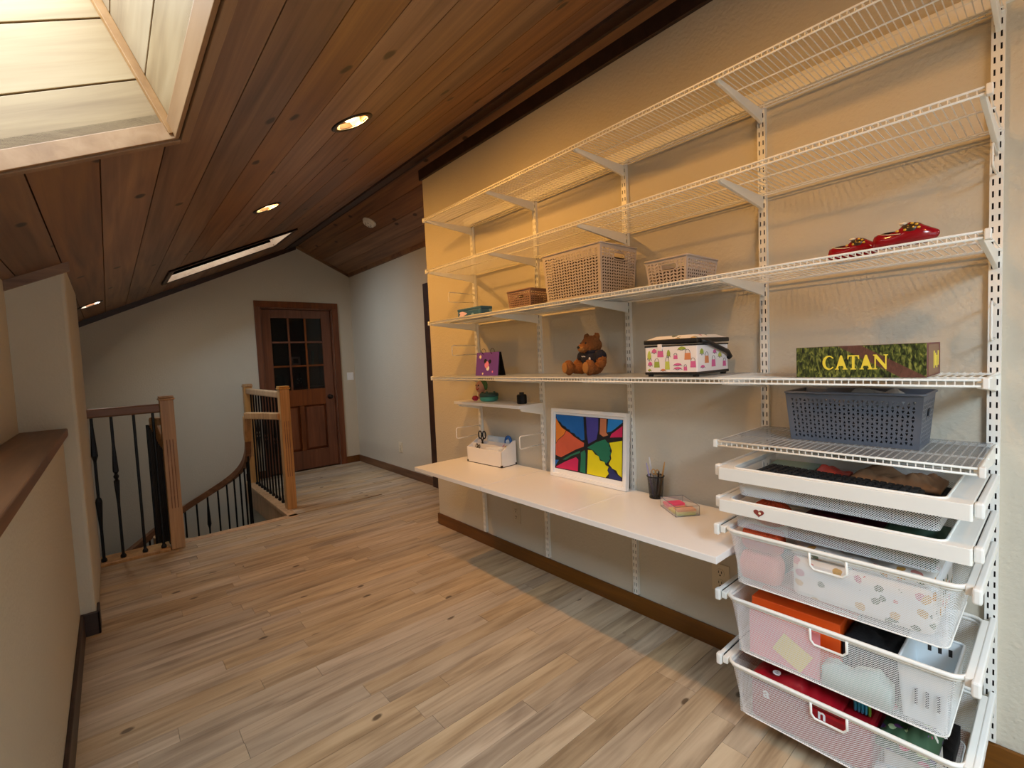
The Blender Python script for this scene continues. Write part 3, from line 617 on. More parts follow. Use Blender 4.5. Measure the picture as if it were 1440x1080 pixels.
# ================================================================ SHELVING
UY = [.133, .745, 1.358, 1.97, 2.578]            # upright positions along the wall
ORD = ['fifth', 'fourth', 'third', 'second', 'first']
UF = W-.017                                       # front face of the uprights
def upright(y, z0, z1, label):
    root = thing('wall_upright', label, 'shelf upright', (W, y, z0), 'slotted shelving uprights')
    w = .0135; b = MB(); ys = (-w, -.0085, -.0045, .0045, .0085, w); pitch = .0325; n = int((z1-z0)/pitch)
    x = -.017
    for k in range(n):
        a, m0, m1, e = k*pitch, k*pitch+.008, k*pitch+.025, (k+1)*pitch
        b.quad((x, -w, a), (x, -w, m0), (x, w, m0), (x, w, a)); b.quad((x, -w, m1), (x, -w, e), (x, w, e), (x, w, m1))
        for i in (0, 2, 4): b.quad((x, ys[i], m0), (x, ys[i], m1), (x, ys[i+1], m1), (x, ys[i+1], m0))
    b.build('slotted_face', 'white_steel', root, solid=.0015)
    h = n*pitch; b = MB(); b.box(-.017, 0, -w, -w+.0015, 0, h); b.box(-.017, 0, w-.0015, w, 0, h); b.build('side_flange', 'white_steel', root)
    b = MB(); b.box(-.0012, -.0002, -w+.0015, w-.0015, 0, h); b.build('slot_shade', 'slot_dark', root)  # dark sheet behind the slots stands in for their shade
for i, y in enumerate(UY): upright(y, .095, 2.19, 'white slotted metal upright, %s from the corridor end of the shelving' % ORD[i])
c = MB(); c.box(W-.014, W, .02, 2.66, 2.172, 2.222); c.box(W-.019, W-.014, .02, 2.66, 2.208, 2.222)
tag(c.build('top_track', 'white_steel', bevel=.002), 'long white metal track screwed to the wall behind the top shelf', 'shelf track')
def bracket(root, y, z, xf, hb=.050, name='bracket'):
    """tapered arm hooked on an upright; z = underside of the shelf"""
    b = MB(); t = .0055
    poly = [(UF, z), (UF, z-hb), (UF-.03, z-hb+.006), (xf+.012, z-.016), (xf+.004, z-.010), (xf+.004, z)]
    b.prism([(p, q) for p, q in poly], lambda a, q, d: (a, y-t+d, q), 2*t)
    return b.build(name, 'white_steel', root, bevel=.0015)
XF = 1.545
def wire_shelf(z, y0, y1, xf, label, brys, wires=.0165, liner=None):
    root = thing('wire_shelf', label, 'wire shelf', (0, 0, 0)); xb = UF-.004
    def rod(nm, x, zz, r=.0028):
        b = MB(); b.tube([(x, y0, zz), (x, y1, zz)], r, 6); b.build(nm, 'white_steel', root, smooth=True)
    rod('front_rod', xf, z-.001, .003); rod('lip_rod', xf, z-.0155, .003); rod('support_rod', xf+(xb-xf)*.42, z-.005); rod('back_rod', xb, z-.005, .003); rod('back_rod', xb-.022, z-.005, .0024)
    b = MB(); n = int((y1-y0)/wires); r = .0016
    for k in range(n+1):
        y = y0+.004+(y1-y0-.008)*k/n
        b.tube([(xb, y, z), (xf+.002, y, z), (xf+.0005, y, z-.003), (xf+.0005, y, z-.016)], r, 4, caps=False)
    stuff(b.build('cross_wires', 'white_steel', root))
    for y in brys: bracket(root, y, z-.006, xf+.004)
    for y in (y0, y1):
        b = MB(); b.box(xf-.006, xf+.012, y-.006, y+.006, z-.021, z+.004); b.build('end_cap', 'plastic_white', root, bevel=.002)
    return root
NAMES = {2.155: 'topmost white wire shelf, empty, near the ceiling', 1.842: 'empty white wire shelf below the topmost one', 1.522: 'white wire shelf carrying the woven baskets and red clogs', 1.180: 'white wire shelf carrying the teddy bear and board game box'}
for z, lab in NAMES.items(): wire_shelf(z, UY[0]-.012, UY[4]+.012, XF, lab, UY)
wire_shelf(.976, UY[0]-.010, UY[1]+.008, 1.515, 'short white wire shelf under the dark grey perforated basket', UY[:2], .0165)
def liner(z, y0, y1, x0, label, mat='liner'):
    b = MB(); b.box(x0, UF-.006, y0, y1, z+.0017, z+.0027); return tag(b.build('shelf_liner', mat), label, 'shelf liner', 'translucent plastic shelf liners')
liner(1.522, UY[1]+.10, UY[4]+.004, XF+.004, 'translucent plastic liner under the woven baskets')
liner(1.180, UY[1]+.05, UY[4]+.004, XF+.004, 'translucent plastic liner under the teddy bear')
liner(.976, UY[0]-.001, UY[1]-.001, 1.520, 'translucent plastic liner under the dark grey basket', 'liner_clear')
# small solid shelf
ss = thing('board_shelf', 'short solid white shelf holding the thread spool', 'shelf')
c = MB(); c.box(1.705, UF-.002, 1.955, 2.60, .994, 1.012); c.build('board', 'laminate', ss, bevel=.002)
for y in (UY[3]-.004, UY[4]): bracket(ss, y, .994, 1.72, .05)
# desk: three white boards on brackets
DZT = .617
for k, (y0, y1) in enumerate(((UY[3]+.008, 2.668), (UY[2]-.008, UY[3]+.004), (.716, UY[2]-.0084))):
    root = thing('desk_board', ('white desk board under the stationery caddy', 'white desk board under the framed painting', 'white desk board under the mesh pencil cup')[k], 'desk', (0, 0, 0), 'white desk boards on brackets')
    c = MB(); c.box(1.430, UF-.002, y0, y1, DZT-.024, DZT); c.build('board', 'laminate', root, bevel=.002)
    for y in UY[1:]:
        if y0-.02 < y < y1+.02 and not (k == 0 and abs(y-UY[3]) < .01) and not (k == 1 and abs(y-UY[2]) < .01): bracket(root, min(max(y, y0+.008), y1-.008), DZT-.024, 1.50, .07)
# wire side loops plugged into the uprights
def loop(y, z0, z1, xo, label, mat='white_steel'):
    b = MB(); b.tube([(UF-.001, y, z0+.004), (xo+.010, y, z0), (xo+.003, y, z0+.003), (xo, y, z0+.010), (xo, y, z1-.010), (xo+.003, y, z1-.003), (xo+.010, y, z1), (UF-.001, y, z1-.004)], .0032, 6)
    return tag(b.build('wire_loop', mat, smooth=True), label, 'shelf divider', 'white wire loops on the uprights')
loop(UY[4], 1.652, 1.715, 1.692, 'thin white wire loop above the blue tin'); loop(UY[4], 1.309, 1.374, 1.698, 'thin white wire loop beside the purple flip calendar')
loop(UY[4], .768, .838, 1.70, 'thin white wire loop at the corridor side of the stationery caddy'); loop(UY[3], .768, .840, 1.713, 'thin white wire loop at the painting side of the stationery caddy')
loop(UY[0], 1.722, 1.780, 1.78, 'thin white wire loop above the red clogs'); loop(UY[0], 1.27, 1.373, 1.80, 'thin white wire loop beside the board game box')

# ================================================================ DRAWERS (mesh drawers hung between the last two uprights)
DY0, DY1 = UY[0]-.004, UY[1]+.004
def runner(root, z, s, xf, h=.022):
    """white channel on one side, with end cap"""
    y = DY0-.002 if s < 0 else DY1+.002
    c = MB(); c.box(xf+.006, UF-.002, y-.007, y+.007, z-h, z+.006); o = c.build('runner', 'plastic_white', root, bevel=.003)
    c = MB(); c.box(xf+.006, UF-.03, y-.0015 + (.0085 if s < 0 else -.0085), y+.0015 + (.0085 if s < 0 else -.0085), z-h+.002, z+.002); c.build('slide_gap', 'slot_dark', o)
    c = MB(); c.box(xf-.012, xf+.012, y-.009, y+.009, z-h-.006, z+.010); c.build('runner_cap', 'almond' if False else 'plastic_white', o, bevel=.005)
def rrect(x0, x1, y0, y1, r, n=5):
    out = []
    for cx, cy, a in ((x1-r, y1-r, 0), (x0+r, y1-r, PI/2), (x0+r, y0+r, PI), (x1-r, y0+r, 3*PI/2)):
        out += [(cx+r*math.cos(a+PI/2*i/n), cy+r*math.sin(a+PI/2*i/n)) for i in range(n+1)]
    return out
def meshtub(root, rim, bot, z1, z0, hole=None, r=.03):
    """five-sided tub of woven mesh; front side (x0) may have a cut-out"""
    P1, P0 = rrect(*rim, r), rrect(*bot, r*.8); n = len(P1)
    c = MB()
    for i in range(n):
        j = (i+1) % n; a, b_, d, e = (*P1[i], z1), (*P1[j], z1), (*P0[j], z0), (*P0[i], z0)
        front = abs(P1[i][0]-rim[0]) < 1e-6 and abs(P1[j][0]-rim[0]) < 1e-6
        if front and hole:
            ya, yb = P1[i][1], P1[j][1]; rect = (min(ya, yb), max(ya, yb), z0, z1)
            for y0, y1, q0, q1 in subtract(rect, [hole]):
                X = lambda q: bot[0] + (rim[0]-bot[0])*(q-z0)/(z1-z0)
                c.quad((X(q0), y0, q0), (X(q1), y0, q1), (X(q1), y1, q1), (X(q0), y1, q0))
        else: c.quad(a, b_, d, e)
    c.add([(x, y, z0) for x, y in P0], [tuple(range(n))])
    return uvbox(c.build('mesh_tub', 'mesh_white', root))
XD = 1.50
def framed_drawer(z, label, oy0, oy1):
    root = thing('shallow_drawer', label, 'drawer', (0, 0, 0), 'shallow white framed mesh drawers')
    # steel frame: face, flanges with a rounded opening
    out = rrect(XD, 1.885, DY0+.008, DY1-.008, .006); inn = rrect(XD+.016, 1.872, oy0, oy1, .022); n = len(out)
    c = MB(); vs = [(x, y, z) for x, y in out] + [(x, y, z) for x, y in inn] + [(x, y, z-.010) for x, y in inn] + [(x, y, z-.040) for x, y in out]
    fs = []
    for i in range(n):
        j = (i+1) % n; fs += [(i, j, n+j, n+i), (n+i, n+j, 2*n+j, 2*n+i), (3*n+i, 3*n+j, j, i)]
    c.add(vs, fs); c.build('frame', 'white_steel', root, bevel=.002)
    meshtub(root, (XD+.02, 1.868, oy0+.004, oy1-.004), (XD+.03, 1.86, oy0+.014, oy1-.014), z-.008, z-.088, r=.02)
    c = MB(); c.tube([(x, y, z+.001) for x, y in inn], .003, 6, closed=True); c.build('opening_rim', 'white_steel', root, smooth=True)
    for s in (-1, 1): runner(root, z-.006, s, XD+.02 if s < 0 else XD+.03)
    return root
framed_drawer(.892, 'shallow white framed mesh drawer holding the black keyboard', .185, .700)
fd = framed_drawer(.786, 'shallow white framed mesh drawer with a heart sticker on its face', .185, .712)
def heart(k):
    t = 2*PI*k/28; return (16*math.sin(t)**3/17, (13*math.cos(t)-5*math.cos(2*t)-2*math.cos(3*t)-math.cos(4*t))/17)
c = MB(); c.prism([heart(k) for k in range(28)], lambda a, q, d: (XD-.0012+d, .613-a*.0165, .766+q*.0135), .0012); c.build('heart_sticker', 'heart_brown', fd)
c = MB(); c.ell((XD-.0014, .610, .766), (.0006, .004, .004), 8, 6); c.build('sticker_spot', 'cream', fd)
def tub_drawer(z, zb, label):
    root = thing('mesh_basket_drawer', label, 'drawer', (0, 0, 0), 'deep white mesh basket drawers')
    rim = (XD, 1.875, DY0+.016, DY1-.028); hole = (.385, .475, z-.055, z-.004)
    meshtub(root, (rim[0]+.004, rim[1]-.004, rim[2]+.004, rim[3]-.004), (rim[0]+.016, rim[1]-.016, rim[2]+.034, rim[3]-.034), z-.004, zb, hole)
    pr = rrect(*rim, .034); c = MB(); c.tube([(x, y, z) for x, y in pr], .0062, 8, closed=True); c.build('rim', 'white_steel', root, smooth=True)
    pr = rrect(rim[0]+.004, rim[1]-.004, rim[2]+.004, rim[3]-.004, .03); c = MB(); c.tube([(x, y, z-.0095) for x, y in pr], .0042, 6, closed=True); c.build('rim_band', 'white_steel', root, smooth=True)
    pr = rrect(rim[0]+.016, rim[1]-.016, rim[2]+.034, rim[3]-.034, .024); c = MB(); c.tube([(x, y, zb) for x, y in pr], .0022, 6, closed=True); c.build('base_wire', 'white_steel', root, smooth=True)
    y0, y1, z0 = hole[0], hole[1], hole[2]
    c = MB(); c.tube([(XD-.001, y1, z-.006), (XD+.002, y1, z0+.012), (XD+.003, y1-.010, z0), (XD+.003, y0+.010, z0), (XD+.002, y0, z0+.012), (XD-.001, y0, z-.006)], .0036, 8); c.build('handle', 'white_steel', root, smooth=True)
    for s in (-1, 1):
        runner(root, z+.002, s, XD-.004 if s < 0 else XD+.012)
        y = DY0+.012 if s < 0 else DY1-.018
        c = MB(); c.box(XD+.006, 1.86, y-.008, y+.008, z-.016, z+.006); c.build('slide_channel', 'white_steel', root, bevel=.002)
    return root
tub_drawer(.688, .518, 'deep mesh drawer holding floral fabric and pink yarn'); tub_drawer(.464, .288, 'deep mesh drawer holding the bright orange folder'); tub_drawer(.240, .080, 'lowest deep mesh drawer holding red printed bags')

# ---- drawer contents
def lump(name, mat, c_, r, label, cat, seed=1, amp=.35, rot=0, group=None, freq=9):
    b = MB(); b.ell((0, 0, 0), r, 28, 18, None, amp, freq, seed); o = tag(b.build(name, mat, smooth=True), label, cat, group); o.location = c_; o.rotation_euler = (0, 0, rot); return o
def slab(name, mat, c_, size, label, cat, rot=(0, 0, 0), bevel=.003, group=None):
    b = MB(); b.box(-size[0]/2, size[0]/2, -size[1]/2, size[1]/2, 0, size[2]); o = tag(b.build(name, mat, bevel=bevel), label, cat, group); o.location = c_; o.rotation_euler = rot; return o
def crumple(name, mat, x0, x1, y0, y1, z, amp, label, cat, seed=1, base=None):
    """loosely folded sheet filling a rectangle"""
    nx, ny = 22, 34; b = MB(); vs = []
    for i in range(nx+1):
        for j in range(ny+1):
            u, v = i/nx, j/ny; p = Vector((x0+(x1-x0)*u, y0+(y1-y0)*v, 0)); e = min(u, 1-u, v, 1-v)*6
            h = amp*(noise.noise(p*14+Vector((seed*5, seed, 0))) + .6*abs(noise.noise(p*30+Vector((seed, seed*2, 3)))))
            vs.append((p.x, p.y, z + (h+amp*.4)*min(1, e)))
    top = len(vs); zb = z-.012 if base is None else base; vs += [(x, y, zb) for x, y, _ in vs]
    q = lambda i, j: i*(ny+1)+j
    fs = [(q(i, j), q(i+1, j), q(i+1, j+1), q(i, j+1)) for i in range(nx) for j in range(ny)] + [(top+q(i, j), top+q(i, j+1), top+q(i+1, j+1), top+q(i+1, j)) for i in range(nx) for j in range(ny)]
    ring = [q(i, 0) for i in range(nx)] + [q(nx, j) for j in range(ny)] + [q(i, ny) for i in range(nx, 0, -1)] + [q(0, j) for j in range(ny, 0, -1)]
    fs += [(a, top+a, top+c2, c2) for a, c2 in zip(ring, ring[1:]+ring[:1])]
    b.add(vs, fs); return tag(b.build(name, mat, smooth=True), label, cat)
# keyboard drawer
kb = thing('keyboard', 'black computer keyboard lying in the top white drawer', 'keyboard', (1.625, .455, .8585)); kb.rotation_euler = (.008, math.radians(-2), math.radians(-6))
c = MB(); c.box(-.062, .062, -.205, .205, 0, .014); c.build('case', 'black', kb, bevel=.004)
key = MB(); key.hexa([(-.0082, -.0082, 0), (.0082, -.0082, 0), (.0082, .0082, 0), (-.0082, .0082, 0), (-.0066, -.0066, .006), (.0066, -.0066, .006), (.0066, .0066, .006), (-.0066, .0066, .006)])
k0 = None
for i in range(6):
    for j in range(21):
        if k0 is None: k0 = key.build('key', 'key_black', kb); k = k0
        else: k = clone(k0, kb)
        k.location = (-.049+i*.0192, -.190+j*.0190, .0138)
crumple('paper_bag', 'paper_bag', 1.71, 1.85, .22, .435, .864, .030, 'crumpled brown paper bag behind the black keyboard', 'paper bag', 3, .8515)
crumple('plastic_packet', 'red_packet', 1.725, 1.80, .442, .528, .864, .028, 'crinkled red and clear packet behind the black keyboard', 'packet', 5, .8515)
slab('file_folder', 'sage', (1.788, .61, .8045), (.12, .14, .0615), 'sage green folder beside the black keyboard', 'folder', (0, 0, .1))
slab('paper_sheet', 'photo_white', (1.61, .622, .8045), (.12, .11, .0515), 'stack of white paper under the black keyboard', 'paper')
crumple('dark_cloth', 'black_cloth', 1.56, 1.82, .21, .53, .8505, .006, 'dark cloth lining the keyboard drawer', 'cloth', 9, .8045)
# heart drawer
yb = MB(); yb.ell((0, 0, 0), (.05, .055, .041), 20, 14, None, .06)
o = tag(yb.build('yarn_ball', 'yarn_orange', smooth=True), 'orange ball of yarn in the drawer with the heart sticker', 'yarn'); o.location = (1.60, .612, .7430)
for k in range(9):
    b = MB(); a = k*PI/9; b.tube([Vector((.05*math.cos(t)*math.cos(a), .055*math.cos(t)*math.sin(a), .0408*math.sin(t)))*1.0 for t in [2*PI*i/20 for i in range(20)]], .0035, 5, closed=True); b.build('yarn_strand', 'yarn_orange', o, smooth=True)
crumple('velvet_cloth', 'burgundy', 1.54, 1.82, .342, .545, .735, .035, 'burgundy cloth in the drawer with the heart sticker', 'cloth', 11, .6985)
crumple('green_fabric', 'green_cloth', 1.545, 1.82, .21, .34, .735, .035, 'dark green fabric in the drawer with the heart sticker', 'fabric', 13, .6985)
# floral drawer
def skein(c_, label, mat='yarn_pink', l=.115, r=.038):
    b = MB(); b.lathe([(.012, -l/2), (r*.9, -l/2+.003), (r, -l/2+.012), (r, l/2-.012), (r*.9, l/2-.003), (.012, l/2)], 20); o = tag(b.build('yarn_skein', mat, smooth=True), label, 'yarn', 'skeins in the floral fabric drawer'); o.location = c_; o.rotation_euler = (PI/2, 0, 0)
    b = MB()
    for k in range(16): b.tube([(r*1.02*math.cos(t), r*1.02*math.sin(t), -l/2+.014+(l-.028)*k/15+.004*math.sin(t)) for t in [2*PI*i/16 for i in range(16)]], .0022, 4, closed=True)
    stuff(b.build('yarn_winding', mat, o, smooth=True))
skein((1.568, .633, .568), 'pink yarn skein lying against the mesh under the orange one', r=.046); skein((1.575, .630, .658), 'dark orange yarn skein on top in the floral fabric drawer', 'yarn_orange')
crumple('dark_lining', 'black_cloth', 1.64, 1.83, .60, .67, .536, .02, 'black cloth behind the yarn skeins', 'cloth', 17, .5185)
b = MB(); b.box(-.15, .15, -.165, .165, 0, .130); o = tag(b.build('floral_fabric', 'floral', bevel=.02), 'folded white fabric printed with muted flowers', 'fabric'); o.location = (1.688, .372, .5205)
crumple('floral_fabric', 'floral', 1.54, 1.82, .215, .535, .664, .022, 'crumpled top fold of the muted floral fabric', 'fabric', 23)
# orange folder drawer
slab('orange_folder', 'orange_card', (1.715, .545, .2885), (.28, .25, .1675), 'bright orange card folder box in the middle mesh drawer', 'folder', (0, 0, 0), .002)
crumple('black_fabric', 'black_cloth', 1.578, 1.83, .292, .415, .42, .035, 'black fabric next to the orange folder', 'fabric', 29, .2885)
slab('yellow_paper', 'yellow_paper', (1.5285, .55, .3115), (.003, .09, .07), 'pale yellow paper corner against the mesh', 'paper', (.5, 0, 0), .0005)
slab('pink_paper', 'note_rose', (1.535, .56, .2885), (.006, .20, .1415), 'pale pink paper in front of the orange folder', 'paper', (0, 0, 0), .0005)
crumple('mint_bag', 'mint_cloth', 1.521, 1.572, .292, .452, .345, .03, 'pale mint plastic bag at the front of the middle mesh drawer', 'bag', 31, .2885)
bn = thing('slotted_bin', 'small white plastic bin with slots beside the black fabric', 'bin', (1.63, .225, .290))
b = MB(); w0, w1, h = .045, .055, .150
for s in (-1, 1):
    b.hexa([(-.09, s*w0, 0), (.09, s*w0, 0), (.09, s*w0-s*.003, 0), (-.09, s*w0-s*.003, 0), (-.1, s*w1, h), (.1, s*w1, h), (.1, s*w1-s*.003, h), (-.1, s*w1-s*.003, h)])
    b.hexa([(s*.09, -w0, 0), (s*.09, w0, 0), (s*.087, w0, 0), (s*.087, -w0, 0), (s*.1, -w1, h), (s*.1, w1, h), (s*.097, w1, h), (s*.097, -w1, h)])
b.box(-.09, .09, -w0, w0, 0, .003); b.build('body', 'bin_white', bn)
b = MB(); b.tube([(x, y, h) for x, y in rrect(-.1, .1, -w1, w1, .012)], .004, 6, closed=True); b.build('rim', 'bin_white', bn, smooth=True)
for k in range(3):
    b = MB(); b.box(-.102, -.094, -.030+k*.022, -.024+k*.022, .05, .09); b.build('slot', 'grey_inner', bn)
    b = MB(); b.box(.094, .0965, -.030+k*.022, -.022+k*.022, .105, .125); b.build('slot', 'slot_dark', bn)
# red bag drawer
def text_mesh(s, mat, size, mw, parent, th=.0006):
    cu = bpy.data.curves.new('letter', 'FONT'); cu.body = s; cu.size = size; cu.extrude = th; cu.align_x = 'CENTER'; cu.align_y = 'CENTER'; cu.offset = size*.02
    t = bpy.data.objects.new('letter', cu); COL.objects.link(t); bpy.context.view_layer.update()
    me = bpy.data.meshes.new_from_object(t.evaluated_get(bpy.context.evaluated_depsgraph_get())); bpy.data.objects.remove(t)
    me.materials.clear(); me.materials.append(M[mat]); o = bpy.data.objects.new('letter', me); COL.objects.link(o); o.parent = parent; o.matrix_local = mw; return o
rb = crumple('red_bag', 'red_bag', 1.522, 1.80, .408, .655, .2185, .034, 'shiny red printed bag in the lowest mesh drawer', 'bag', 37)
FX = Matrix(((0, 0, -1, 0), (-1, 0, 0, 0), (0, 1, 0, 0), (0, 0, 0, 1)))     # text facing -x, reading towards -y
b = MB(); b.box(1.5215, 1.70, .335, .655, .0805, .206); o2 = tag(b.build('red_bag', 'red_bag', bevel=.012), 'glossy red shopping bag with white letters against the mesh', 'bag')
ztop = lambda x, y: max(v.co.z for v in rb.data.vertices if abs(v.co.x-x) < .024 and abs(v.co.y-y) < .024)+.0015
text_mesh('e', 'paint_white', .05, Matrix.Translation((1.56, .588, ztop(1.56, .588))) @ Matrix.Rotation(-PI/2, 4, 'Z') @ Matrix.Rotation(.0, 4, 'X'), rb); text_mesh('a', 'paint_white', .045, Matrix.Translation((1.5205, .607, .178)) @ FX, o2); text_mesh('n', 'paint_white', .045, Matrix.Translation((1.5205, .453, .193)) @ FX, o2)
text_mesh('r', 'paint_white', .05, Matrix.Translation((1.60, .535, ztop(1.60, .535))) @ Matrix.Rotation(-PI/2, 4, 'Z') @ Matrix.Rotation(.0, 4, 'X'), rb)
for k in range(5):
    b = MB(); b.tube([(.03*math.cos(t), 0, .03*math.sin(t)) for t in [2*PI*i/24 for i in range(24)]], .0032, 6, closed=True)
    o = tag(b.build('bangle', 'bangle_blue' if k < 4 else 'spool_green', smooth=True), 'blue bangle standing beside the red bag' if k < 4 else 'green bangle standing beside the blue ones', 'bangle', 'bangles in the lowest mesh drawer'); o.location = (1.60, .391-k*.0085, .2385); o.rotation_euler = (0, 0, .3)
crumple('floral_bag', 'floral_dark', 1.53, 1.80, .205, .327, .195, .05, 'dark green bag printed with purple and pink flowers', 'bag', 41, .1785)
slab('white_carton', 'photo_white', (1.60, .258, .0805), (.09, .12, .098), 'white paper carton by the flower printed bag', 'box', (0, 0, .15))
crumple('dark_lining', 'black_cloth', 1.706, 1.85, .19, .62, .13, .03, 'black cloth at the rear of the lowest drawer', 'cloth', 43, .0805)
crumple('clear_bag', 'bag_clear', 1.519, 1.546, .20, .328, .12, .02, 'clear plastic bag at the front of the lowest drawer', 'bag', 47, .0805)

# ================================================================ THINGS ON THE SHELVES
def perf(b, f, nu, nv, hole, skip=None):
    """panel of nu x nv cells, each with a quadrilateral opening; f(u,v) -> point"""
    for i in range(nu):
        for j in range(nv):
            if skip and skip((i+.5)/nu, (j+.5)/nv): continue
            cs = [(i/nu, j/nv), ((i+1)/nu, j/nv), ((i+1)/nu, (j+1)/nv), (i/nu, (j+1)/nv)]
            h = hole(i, j)
            if h is None: b.quad(*[f(*q) for q in cs]); continue
            hs = [((i+a)/nu, (j+c)/nv) for a, c in h]; base = [f(*q) for q in cs+hs]
            b.add(base, [(0, 1, 5, 4), (1, 2, 6, 5), (2, 3, 7, 6), (3, 0, 4, 7)])
def chevron(i, j):
    if i % 2 == 0: return ((.16, .02), (.84, .34), (.84, .90), (.16, .58))
    return ((.16, .34), (.84, .02), (.84, .58), (.16, .90))
def tri(i, j):
    k = (i+j) % 2
    return ((.18, .16), (.82, .16), (.53, .80), (.47, .80)) if k == 0 else ((.47, .20), (.53, .20), (.82, .84), (.18, .84))
def plastic_basket(label, x0, x1, y0, y1, z0, z1, taper, mat, hole, cell, rowh, handles, band=.14, group=None, lid=False):
    cx, cy = (x0+x1)/2, (y0+y1)/2; root = thing('storage_basket', label, 'basket', (cx, cy, z0), group); H = z1-z0
    top = [(x0-cx, y0-cy), (x1-cx, y0-cy), (x1-cx, y1-cy), (x0-cx, y1-cy)]; bot = [(a-math.copysign(taper, a), c-math.copysign(taper, c)) for a, c in top]
    b = MB(); names = ('near', 'back', 'far', 'front')
    for k in range(4):
        (ax, ay), (bx, by) = bot[k], bot[(k+1) % 4]; (cx_, cy_), (dx, dy) = top[k], top[(k+1) % 4]
        def f(u, v, A=(ax, ay), B=(bx, by), C=(cx_, cy_), D=(dx, dy)):
            p0 = Vector((A[0]+(B[0]-A[0])*u, A[1]+(B[1]-A[1])*u, 0)); p1 = Vector((C[0]+(D[0]-C[0])*u, C[1]+(D[1]-C[1])*u, H)); return p0.lerp(p1, v)
        ln = math.hypot(dx-cx_, dy-cy_); nu = max(4, round(ln/cell)); nv = max(3, round(H*(1-band-.06)/rowh))
        g = lambda u, v: f(.035+.93*u, .06+(1-band-.06)*v)
        hd = handles.get(names[k]); sk = None
        if hd: hu, hv, hw, hh = hd; sk = lambda u, v: abs(u-hu) < hw/2 and abs(v-hv) < hh/2
        perf(b, g, nu, nv, hole, sk)
        b.quad(f(0, 0), f(1, 0), f(1, .06), f(0, .06)); b.quad(f(0, 1-band), f(1, 1-band), f(1, 1), f(0, 1))
        b.quad(f(0, .06), f(.035, .06), f(.035, 1-band), f(0, 1-band)); b.quad(f(.965, .06), f(1, .06), f(1, 1-band), f(.965, 1-band))
        if hd:
            r = MB(); pts = [g(hu+hw*.5*math.copysign(abs(math.cos(t))**.5, math.cos(t)), hv+hh*.5*math.copysign(abs(math.sin(t))**.5, math.sin(t))) for t in [2*PI*i/24 for i in range(24)]]
            r.tube(pts, .0028, 6, closed=True); r.build('handle_rim', mat, root, smooth=True)
    b.build('woven_side', mat, root, solid=.0022)
    b = MB(); b.add([(*p, .002) for p in bot], [(0, 1, 2, 3)]); b.build('base', mat, root, solid=.003)
    b = MB(); b.tube([(x, y, H) for x, y in rrect(top[0][0]-.003, top[2][0]+.003, top[0][1]-.003, top[2][1]+.003, .012)], .004, 6, closed=True); b.build('rim', mat, root, smooth=True)
    return root
ZS3, ZS4, ZS5 = 1.5248, 1.1828, .9788
plastic_basket('small mauve woven plastic basket beside the tall pale one', 1.61, 1.745, 1.725, 1.90, ZS3, 1.618, .008, 'mauve_plastic', chevron, .0140, .0110, {'front': (.62, .70, .30, .25)}, .10)
plastic_basket('tall pale woven plastic basket, largest on its shelf', 1.585, 1.84, 1.262, 1.603, ZS3, 1.742, .012, 'taupe_plastic', chevron, .0180, .0122, {'near': (.52, .84, .36, .16)}, .07)
plastic_basket('low grey beige woven plastic basket near the red clogs', 1.60, 1.83, .888, 1.060, ZS3, 1.621, .010, 'taupe_plastic', chevron, .0170, .0120, {'front': (.58, .72, .42, .30)}, .10)
gbk = plastic_basket('dark grey perforated plastic basket on the short wire shelf', 1.655, 1.83, .248, .588, ZS5, 1.130, .012, 'grey_plastic', tri, .0125, .0125, {'near': (.5, .68, .34, .26)}, .11)
crumple('plastic_bag', 'film', 1.69, 1.80, .30, .45, 1.110, .030, 'crinkled clear plastic bag in the dark grey basket', 'bag', 51, 1.0845)
slab('dark_pouch', 'black_cloth', (1.742, .418, ZS5+.006), (.13, .29, .100), 'black pouch in the dark grey basket, enlarged to darken its holes', 'pouch', bevel=.02)  # black contents, enlarged to a full block so the holes look dark
for x0, x1, y0, y1, z1, lb in ((1.63, 1.725, 1.745, 1.88, 1.600, 'dark filler added to shade the inside of the small mauve basket'), (1.612, 1.812, 1.290, 1.575, 1.715, 'dark filler added to shade the inside of the tall pale basket'), (1.625, 1.805, .912, 1.036, 1.600, 'dark filler added to shade the inside of the low beige basket')):
    c = MB(); c.box(x0, x1, y0, y1, ZS3+.005, z1-.012); o = tag(c.build('shade_filler', 'basket_shade', bevel=.012), lb, 'cloth', 'dark fillers added in the woven baskets')  # dark blocks added so the basket holes look shaded
# blue tin
tn = thing('storage_tin', 'small blue printed tin on the basket shelf', 'tin', (1.64, 2.235, ZS3))
c = MB(); c.box(-.040, .040, -.115, .115, 0, .038); c.build('body', ['tin_print'], tn, bevel=.004); c = MB(); c.box(-.0415, .0415, -.1165, .1165, .036, .052); c.build('lid', 'tin_blue', tn, bevel=.004)
c = MB(); c.prism([(.05*math.cos(t)*(.7+.3*math.cos(3*t))-.065, .016+.014*math.sin(t)) for t in [2*PI*i/16 for i in range(16)]], lambda a, q, d: (-.0415+d, -a, q+.004), .001); c.build('printed_flower', 'lilac', tn)
